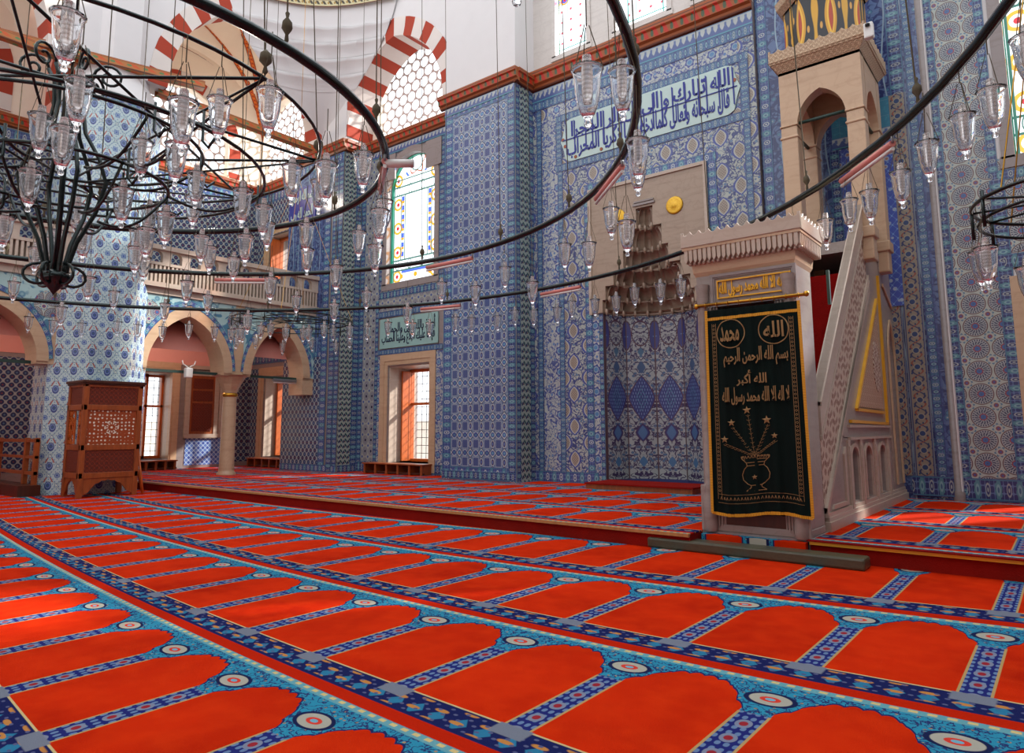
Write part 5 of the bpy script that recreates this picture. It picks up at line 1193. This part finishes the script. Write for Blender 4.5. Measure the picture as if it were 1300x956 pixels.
for z0, z1 in ((.44, .84), (1.66, 1.98)):
    for a, b in (((kx1-.05, ky0+.09, z0), (kx1-.02, ky1-.09, z1)), ((kx0+.08, ky0+.02, z0), (kx1-.08, ky0+.05, z1)), ((kx0+.08, ky1-.05, z0), (kx1-.08, ky1-.02, z1))): MB().box(a, b).build('carved_panel', 'wood_carved', kk)
# star lattice: real pierced geometry
m = MB(); m.box((kx1-.04, ky0+.09, .94), (kx1-.03, ky0+.1, 1.56)); u0, u1, z0, z1 = ky0+.09, ky1-.09, .94, 1.56; uc, zc = (u0+u1)/2, (z0+z1)/2
def lat(m, f, u0, u1, z0, z1, d, uc, zc, th=.014):
    def seg(a, b):
        # clip to rectangle
        t0, t1 = 0, 1; dx, dz = b[0]-a[0], b[1]-a[1]
        for p, q in ((-dx, a[0]-u0), (dx, u1-a[0]), (-dz, a[1]-z0), (dz, z1-a[1])):
            if abs(p) < 1e-9:
                if q < 0: return
            else:
                r = q/p
                if p < 0: t0 = max(t0, r)
                else: t1 = min(t1, r)
        if t0 >= t1: return
        p, q = (a[0]+dx*t0, a[1]+dz*t0), (a[0]+dx*t1, a[1]+dz*t1); l = math.hypot(q[0]-p[0], q[1]-p[1])
        if l < .004: return
        nu, nz = -(q[1]-p[1])/l*th/2, (q[0]-p[0])/l*th/2
        m.prism([(p[0]-nu, p[1]-nz), (q[0]-nu, q[1]-nz), (q[0]+nu, q[1]+nz), (p[0]+nu, p[1]+nz)], f, d, d+.018)
    for (cu_, cz_, R, n) in [(uc, zc, .14, 12)]+[(uc+a*.21*(1 if b else 1.15), zc+b*.155, .085, 8) for a in (-2, -1, 0, 1, 2) for b in (-2, -1, 0, 1, 2) if (a or b) and (a+b) % 2 == 0 or abs(a) == 2 or abs(b) == 2]:
        V_ = [(cu_+R*math.cos(2*PI*i/n), cz_+R*math.sin(2*PI*i/n)) for i in range(n)]; W_ = [(cu_+R*.45*math.cos(2*PI*(i+.5)/n), cz_+R*.45*math.sin(2*PI*(i+.5)/n)) for i in range(n)]
        for i in range(n):
            seg(V_[i], V_[(i+1) % n]); seg(V_[i], W_[i]); seg(W_[i], V_[(i+1) % n]); seg(W_[i], W_[(i+1) % n])
            seg(V_[i], (cu_+R*1.4*math.cos(2*PI*(i+.3)/n), cz_+R*1.4*math.sin(2*PI*(i+.3)/n)))
m.build('lattice_stile', 'wood_orange', kk)
MB().box((kx1-.05, ky0+.09, .94), (kx1-.03, ky1-.09, 1.56)).build('star_lattice', 'lattice_screen', kk)
m = MB(); m.box((kx0+.30, ky0+.03, .95), (kx0+.34, ky0+.05, 1.55)); m.box((kx1-.26, ky0+.03, .95), (kx1-.22, ky0+.05, 1.55)); lat(m, XW, kx0+.08, kx0+.30, .95, 1.55, ky0+.02, kx0+.19, 1.25); lat(m, XW, kx1-.22, kx1-.08, .95, 1.55, ky0+.02, kx1-.15, 1.25); m.build('side_lattice', 'wood_orange', kk)
def apron(m, f, u0, u1, z0, z1, d0, d1):
    P = [(u0, z0)]; n = 12; w = u1-u0
    for i in range(n+1):
        s_ = i/n; k = math.sin(PI*s_); P.append((u0+w*.12+w*.76*s_, z0+.06+(z1-z0-.09)*(k**.6)-.02*abs(math.sin(6*PI*s_))))
    P += [(u1, z0), (u1, z1), (u0, z1)]; m.prism(P, f, d0, d1)
m = MB(); apron(m, YW, ky0+.09, ky1-.09, .04, .34, kx1-.05, kx1-.02); apron(m, XW, kx0+.08, kx1-.08, .04, .34, ky0+.02, ky0+.05); m.build('scalloped_apron', 'wood_red', kk, fix=False)
m = MB(); m.box((kx0+.06, ky0+.08, .3), (kx1-.08, ky1-.08, .34)); m.build('floor_board', 'wood_dark', kk)
m = MB(); m.tube([(kx1-.3, ky1+.02, .95), (kx1-.2, ky1+.06, .5), (kx1-.05, ky1+.12, .02)], .022, 8); m.tube([(kx1-.1, ky1+.02, .8), (kx1+.02, ky1+.1, .02)], .02, 8); m.build('prop', 'wood_orange', kk)
# railing at far left
rl = empty('wooden_railing', (-16.8, 4.6, 0), 'low dark wooden railing on a plinth beside the kiosk at the far left', 'railing')
m = MB(); m.box((-18.9, 4.3, 0), (-14.9, 4.66, .2)); m.build('plinth', 'wood_dark', rl)
m = MB()
for z0, z1 in ((.98, 1.04), (.68, .73), (.38, .44)): m.box((-18.8, 4.54, z0), (-14.95, 4.6, z1))
m.build('rail', 'wood_red', rl)
for x in (-14.98, -15.5, -17.1, -18.7): m = MB(); m.box((x-.05, 4.53, .2), (x+.03, 4.61, 1.06)); m.build('post', 'wood_red', rl)
# benches under the windows
def bench(x0, x1, y0, y1, h, lab, alongX=True):
    b = empty('window_bench', ((x0+x1)/2, (y0+y1)/2, PZ), lab, 'bench', 'low wooden benches under the windows')
    MB().box((x0, y0, PZ+h-.03), (x1, y1, PZ+h)).build('seat', 'wood_red', b, bevel=.005)
    n = 5
    for i in range(n+1):
        m = MB()
        if alongX: x = x0+.03+(x1-x0-.12)*i/n; m.box((x, y0+.03, PZ), (x+.06, y1, PZ+h-.03))
        else: y = y0+.03+(y1-y0-.12)*i/n; m.box((x0, y, PZ), (x1-.03, y+.06, PZ+h-.03))
        m.build('leg', 'wood_red', b)
    m = MB()
    if alongX: m.box((x0, y0+.05, PZ+.02), (x1, y0+.08, PZ+.06))
    else: m.box((x1-.08, y0, PZ+.02), (x1-.05, y1, PZ+.06))
    m.build('stretcher', 'wood_dark', b)
bench(-13.35, -11.28, 10.85, 11.17, .25, 'low wooden bench under the sunlit window left of the blue tiled block')
bench(-18.55, -16.6, 10.86, 11.17, .25, 'low wooden bench in the side aisle under the far corner window')
bench(-18.97, -18.6, 7.6, 8.95, .25, 'low wooden bench against the outer wall behind the kiosk, left of the cupboard', False)
# hanging things in the aisle
tl = empty('tube_light', (-15.35, 10.0, 2.55), 'white tube light fitting fixed to the tie rod of the second aisle arch', 'lamp'); m = MB(); m.box((-15.40, 9.62, 2.40), (-15.30, 10.5, 2.47)); m.build('housing', 'steel', tl, bevel=.01); m = MB(); m.tube([(-15.35, 9.66, 2.38), (-15.35, 10.46, 2.38)], .025, 10); m.build('tube', 'white_plastic', tl)
wl_ = empty('wall_lamp', (-15.2, 7.46, 2.6), 'small white hanging fitting with curled arms on the aisle tie rod', 'lamp')
m = MB(); m.box((-15.32, 7.38, 2.36), (-15.2, 7.54, 2.58)); m.build('body', 'white_plastic', wl_, bevel=.02); m = MB()
for s_ in (-1, 1): m.tube([(-15.26, 7.46, 2.58), (-15.26, 7.46+s_*.06, 2.62), (-15.26, 7.46+s_*.13, 2.66), (-15.26, 7.46+s_*.15, 2.74)], .012, 6)
m.build('arm', 'white_plastic', wl_)
# outside masonry seen through the windows
ow = struct('wall_outside'); MB().box((-24, 17, -1), (6, 17.4, 1.5)).build('garden_wall', 'outside_stone', ow); MB().box((-25.4, -6, -1), (-25, 17, 1.5)).build('garden_wall', 'outside_stone', ow)
# ------------------------------------------------------------------ chandeliers
ZR = 3.52; TOP = 14.0
def ring_pts(c, r, z, n=96): return [(c[0]+r*math.cos(2*PI*i/n), c[1]+r*math.sin(2*PI*i/n), z) for i in range(n)]
def ring(name, c, r, z, tr, lab, ncab, group=None, cat='chandelier', hang=None, beads=True):
    e = empty(name, (c[0], c[1], z), lab, cat, group)
    m = MB().tube(ring_pts(c, r, z), tr, 8, True); m.build('hoop', 'iron', e)
    apex = (-6.1, 2.0); me = bd = None
    for i in range(ncab):
        a = 2*PI*(i+.37)/ncab; x, y = c[0]+r*math.cos(a), c[1]+r*math.sin(a)
        m = MB(); m.tube([(x, y, z), (x+(apex[0]-x)*.05, y+(apex[1]-y)*.05, TOP)], .006, 4, cap=False)
        if beads: m.lathe([(0, .02), (.014, .05), (.01, .09), (.034, .13), (.03, .17), (.008, .2), (.014, .23), (0, .25)], (x, y, z), 8)
        m.build('suspension_cable', 'cord', e)
    return e
c3, R3 = (-7.15, 1.48), 7.70; c2, R2_ = (-6.36, 1.88), 4.75; c1, R1 = (-6.2, 1.81), 2.65
ring('chandelier_hoop', c3, R3, ZR, .034, 'largest dark iron chandelier hoop sweeping across the whole hall', 26)
ring('chandelier_hoop', c2, R2_, ZR, .034, 'middle dark iron chandelier hoop curving round in front of the mihrab', 20)
ring('chandelier_hoop', c1, R1, ZR, .034, 'innermost thick dark iron chandelier hoop crossing the top left arches', 14)
# lamp prototype: flared glass cup with ball foot, ribbed tube inside, three cords
def make_lamp():
    e = empty('oil_lamp', (0, 0, 0))
    m = MB(); out = [(.0, -.265), (.014, -.262), (.018, -.25), (.010, -.236), (.016, -.226), (.030, -.205), (.044, -.165), (.054, -.11), (.058, -.05), (.064, -.015), (.073, .0)]
    inn = [(.069, .0), (.060, -.018), (.054, -.05), (.050, -.11), (.040, -.163), (.026, -.2), (0, -.21)]
    m.lathe(out+inn, (0, 0, 0), 14); m.build('glass_cup', 'lamp_glass', e)
    m = MB(); m.lathe([(0, -.165), (.018, -.16), (.024, -.12), (.026, -.02), (.020, .06), (.0, .065)], (0, 0, 0), 10); m.build('ribbed_tube', 'lamp_tube', e)
    m = MB()
    for k in range(3): a = 2*PI*k/3+.4; m.tube([(.07*math.cos(a), .07*math.sin(a), -.004), (.012*math.cos(a), .012*math.sin(a), .2)], .0022, 4, cap=False)
    m.tube([(0, 0, .2), (0, 0, .34)], .003, 4, cap=False); m.build('hanging_cord', 'cord', e)
    return e
proto = make_lamp(); first = [True]; lamps = []
def lamp(x, y, z, lab, grp, sc=1.0):
    sc *= 1.12
    o = proto if first[0] else copy_tree(proto); first[0] = False
    o.location = (x, y, z); o.rotation_euler = (0, 0, R_.uniform(0, 6)); o.scale = (sc, sc, sc); tag(o, lab, 'oil lamp', grp); lamps.append(o); return o
def lamps_on(c, r, n, lab, grp, drops, off=0.0, amin=0, amax=2*PI, z=ZR, sc=1.0):
    for i in range(n):
        a = amin+(amax-amin)*(i+off)/n+R_.uniform(-.012, .012); lamp(c[0]+r*math.cos(a), c[1]+r*math.sin(a), z-drops[i % len(drops)], lab, grp, sc)
lamps_on(c3, R3, 54, 'clear glass oil lamp with ribbed tube hanging below the largest hoop', 'glass lamps on the largest hoop', (.34, .30, .36), .2, -.2, 2.9)
lamps_on(c2, R2_, 48, 'clear glass oil lamp with ribbed tube hanging below the middle hoop', 'glass lamps on the middle hoop', (.34, .62, .33, .48), .35)
lamps_on(c1, R1, 32, 'clear glass oil lamp with ribbed tube hanging below the innermost hoop', 'glass lamps on the innermost hoop', (.33, .60), .6)
# wrought iron centre chandelier
CC = (-6.05, 1.87)
ic = empty('wrought_iron_chandelier', (CC[0], CC[1], 3), 'black wrought iron chandelier of scrolls and star rings hanging at the hall centre', 'chandelier')
m = MB(); zc = 3.62
m.tube(ring_pts(CC, 1.95, zc, 64), .014, 6, True); m.tube(ring_pts(CC, 1.0, zc-.15, 48), .014, 6, True); m.tube(ring_pts(CC, 1.5, 3.3, 48), .014, 6, True); m.tube(ring_pts(CC, .75, 3.15, 40), .014, 6, True); m.build('hoop', 'iron', ic)
N8 = [(CC[0]+1.95*math.cos(2*PI*(i+.4)/8), CC[1]+1.95*math.sin(2*PI*(i+.4)/8), zc) for i in range(8)]
m = MB()
for i in range(8):
    m.tube([N8[i], N8[(i+3) % 8]], .012, 6); m.tube([N8[i], (CC[0]+.15*math.cos(2*PI*(i+.4)/8), CC[1]+.15*math.sin(2*PI*(i+.4)/8), 3.15)], .009, 6)
m.build('star_bar', 'iron', ic)
for i in range(8):
    m = MB(); p = N8[i]; m.tube([p, (p[0]+(CC[0]-p[0])*.3, p[1]+(CC[1]-p[1])*.3, TOP)], .006, 4, cap=False); m.lathe([(0, .02), (.02, .05), (.01, .09), (.045, .13), (.04, .18), (0, .22)], p, 8); m.build('suspension_cable', 'cord', ic)
m = MB()
for i in range(6):    # central stem: bowed bars gathered at foot and flaring at top
    a = 2*PI*i/6; pr_ = [(.16, 4.05), (.11, 3.95), (.10, 3.75), (.13, 3.55), (.24, 3.35), (.30, 3.15), (.24, 2.9), (.13, 2.65), (.08, 2.45), (.07, 2.3)]
    m.tube([(CC[0]+r*math.cos(a), CC[1]+r*math.sin(a), z) for r, z in pr_], .017, 6)
    pts = []
    for k in range(22):
        th = k*.42; r = .115*(1-k/26); ccx_ = .17+.1
        pts.append((CC[0]+(ccx_-r*math.cos(th))*math.cos(a), CC[1]+(ccx_-r*math.cos(th))*math.sin(a), 4.05+r*math.sin(th)))
    m.tube(pts, .012, 6)
    pts = [(CC[0]+(.1+.13*(1-k/20)*math.sin(k*.4))*math.cos(a+.3), CC[1]+(.1+.13*(1-k/20)*math.sin(k*.4))*math.sin(a+.3), 2.36+.1*(1-k/20)*math.cos(k*.4)) for k in range(18)]
    m.tube(pts, .012, 6)
    for (r0, r1_, z0_, z1_) in ((.28, 1.0, 3.2, 3.45), (.25, .75, 2.85, 3.15), (.75, 1.5, 3.15, 3.3)):
        pts = [(CC[0]+(r0+(r1_-r0)*k/10)*math.cos(a+.2), CC[1]+(r0+(r1_-r0)*k/10)*math.sin(a+.2), z0_+(z1_-z0_)*k/10-.14*math.sin(PI*k/10)) for k in range(11)]; m.tube(pts, .012, 6)
    b = a+.26
    for rr, zz in ((.75, 3.15), (1.0, 3.47), (1.5, 3.3)): m.tube([(CC[0]+rr*math.cos(b), CC[1]+rr*math.sin(b), zz+.12), (CC[0]+rr*math.cos(b), CC[1]+rr*math.sin(b), zz-.1), (CC[0]+(rr+.06)*math.cos(b), CC[1]+(rr+.06)*math.sin(b), zz-.16), (CC[0]+(rr+.12)*math.cos(b), CC[1]+(rr+.12)*math.sin(b), zz-.1)], .011, 6)
m.build('scroll_stem', 'iron', ic)
m = MB(); m.tube([(CC[0], CC[1], 2.34), (CC[0], CC[1], 4.0)], .022, 8); m.tube([(CC[0], CC[1], 4.0), (CC[0], CC[1], TOP)], .010, 6); m.lathe([(.0, 2.22), (.03, 2.26), (.09, 2.33), (.12, 2.36), (.1, 2.39), (.03, 2.42), (0, 2.44)], (CC[0], CC[1], 0), 12); m.build('central_rod', 'iron', ic)
for r, n, z, d in ((1.95, 16, zc, (.32, .5)), (1.5, 14, 3.3, (.2, .3)), (1.0, 10, zc-.15, (.22,)), (.75, 8, 3.15, (.2,))):
    lamps_on(CC, r, n, 'clear glass oil lamp hanging from the black wrought iron centre chandelier', 'glass lamps on the centre chandelier', d, .3, z=z)
# small ring chandeliers
def small_ch(c, r, z, lab, grp, n):
    e = empty('small_chandelier', (c[0], c[1], z), lab, 'chandelier'); m = MB(); m.tube(ring_pts(c, r, z, 48), .014, 6, True); m.tube(ring_pts(c, r*.95, z-.12, 48), .012, 6, True); m.tube(ring_pts(c, r*.5, z+.04, 32), .012, 6, True)
    m.build('hoop', 'iron', e); m = MB()
    for i in range(6):
        a = PI*i/6; m.tube([(c[0]+r*math.cos(a), c[1]+r*math.sin(a), z), (c[0]-r*math.cos(a), c[1]-r*math.sin(a), z)], .009, 5)
        for s_ in (0, PI): m.tube([(c[0]+r*math.cos(a+s_), c[1]+r*math.sin(a+s_), z+.06), (c[0]+r*math.cos(a+s_), c[1]+r*math.sin(a+s_), z-.2)], .012, 5)
    m.build('spoke', 'iron', e); m = MB()
    for i in range(4): a = PI/4+PI*i/2; m.tube([(c[0]+r*math.cos(a), c[1]+r*math.sin(a), z), (c[0], c[1], z+3.2)], .005, 4, cap=False)
    m.tube([(c[0], c[1], z+3.2), (c[0], c[1], TOP)], .006, 4); m.lathe([(0, 0), (.05, .06), (.02, .14), (.04, .18), (0, .3)], (c[0], c[1], z+3.1), 8); m.build('suspension_cable', 'brass', e)
    lamps_on(c, r, n, grp[1], grp[0], (.26, .34), .2, z=z)
small_ch((-13.0, 8.6), 1.25, 3.55, 'small flat iron ring chandelier near the second aisle arch', ('glass lamps on the aisle chandelier', 'clear glass oil lamp hanging from the small ring chandelier near the aisle arches'), 12)
small_ch((.28, 6.0), .72, 2.75, 'small iron ring chandelier at the right edge before the rosette tiles', ('glass lamps on the right chandelier', 'clear glass oil lamp hanging from the small chandelier at the right edge'), 9)
# tube lights clipped under the hoops
def tube_on(c, r, a0, a1, lab, z=ZR-.09):
    e = empty('tube_light', (c[0]+r*math.cos((a0+a1)/2), c[1]+r*math.sin((a0+a1)/2), z), lab, 'tube light', 'tube lights under the hoops')
    p, q = (c[0]+r*math.cos(a0), c[1]+r*math.sin(a0), z), (c[0]+r*math.cos(a1), c[1]+r*math.sin(a1), z)
    MB().tube([p, q], .028, 8).build('housing', 'pink_plastic', e); MB().tube([(p[0], p[1], z-.045), (q[0], q[1], z-.045)], .016, 8).build('tube', 'white_plastic', e)
    MB().tube([p, (p[0], p[1], z+.09)], .012, 6).build('clip', 'steel', e)
def ang(c, x, y): return math.atan2(y-c[1], x-c[0])
def tube_at(c, r, x, y, length, lab): a = ang(c, x, y); h = length/r/2; tube_on(c, r, a-h, a+h, lab)
tube_at(c3, R3, -1.1, 6.4, .85, 'pinkish tube light clipped under the largest hoop in front of the pulpit')
tube_at(c3, R3, -6.3, 9.2, .85, 'pinkish tube light clipped under the largest hoop before the mihrab wall')
tube_at(c3, R3, -8.9, 9.0, .85, 'pinkish tube light clipped under the largest hoop before the blue block')
tube_at(c2, R2_, -6.4, 6.6, .85, 'pinkish tube light clipped under the middle hoop before the blue block')
tube_at(c2, R2_, -3.1, 5.4, .85, 'pinkish tube light clipped under the middle hoop above the mihrab hood')
tube_at(c2, R2_, -9.5, 5.4, .85, 'pinkish tube light clipped under the middle hoop before the gallery parapet')
tube_at(c1, R1, -4.6, 3.9, .7, 'pinkish tube light clipped under the innermost hoop beside the stained window')
cc = empty('security_camera', (-4.3, 3.8, 3.4), 'white cylindrical camera mounted on the innermost hoop before the stained window', 'camera')
MB().tube([(-4.36, 3.70, 3.42), (-4.16, 3.86, 3.42)], .035, 12).build('body', 'white_plastic', cc); MB().tube([(-4.38, 3.68, 3.42), (-4.36, 3.70, 3.42)], .025, 10).build('lens', 'black_metal', cc)
# the rest of the hall: side and rear walls up to the base of the open dome
we = struct('wall_side'); MB().box((5.0, -5, 0), (5.4, 12.5, 9.5)).build('wall_masonry', 'marble_grey', we)
wf = struct('wall_front'); MB().box((-19.9, -5.4, 0), (5.4, -5, 9.5)).build('wall_masonry', 'marble_grey', wf)
# ------------------------------------------------------------------ daylight and added fill lights
sun = bpy.data.lights.new('sun', 'SUN'); sun.energy = 11.0; sun.angle = .045; sun.color = (1, .96, .9)
so = bpy.data.objects.new('sun', sun); COL.objects.link(so); so.rotation_euler = Vector((.5, .85, .58)).to_track_quat('Z', 'Y').to_euler()

for x, y, z, w in ((-17.3, 7.9, 3.55, 60), (-17.3, 3.2, 3.5, 60), (-17.3, 8.6, 8.2, 150)):  # unseen warm fill lights, added to brighten the side aisle and gallery
    l = bpy.data.lights.new('fill_light', 'POINT'); l.energy = w; l.shadow_soft_size = .12; l.color = (1, .86, .7); o = bpy.data.objects.new('fill_light', l); COL.objects.link(o); o.location = (x, y, z)
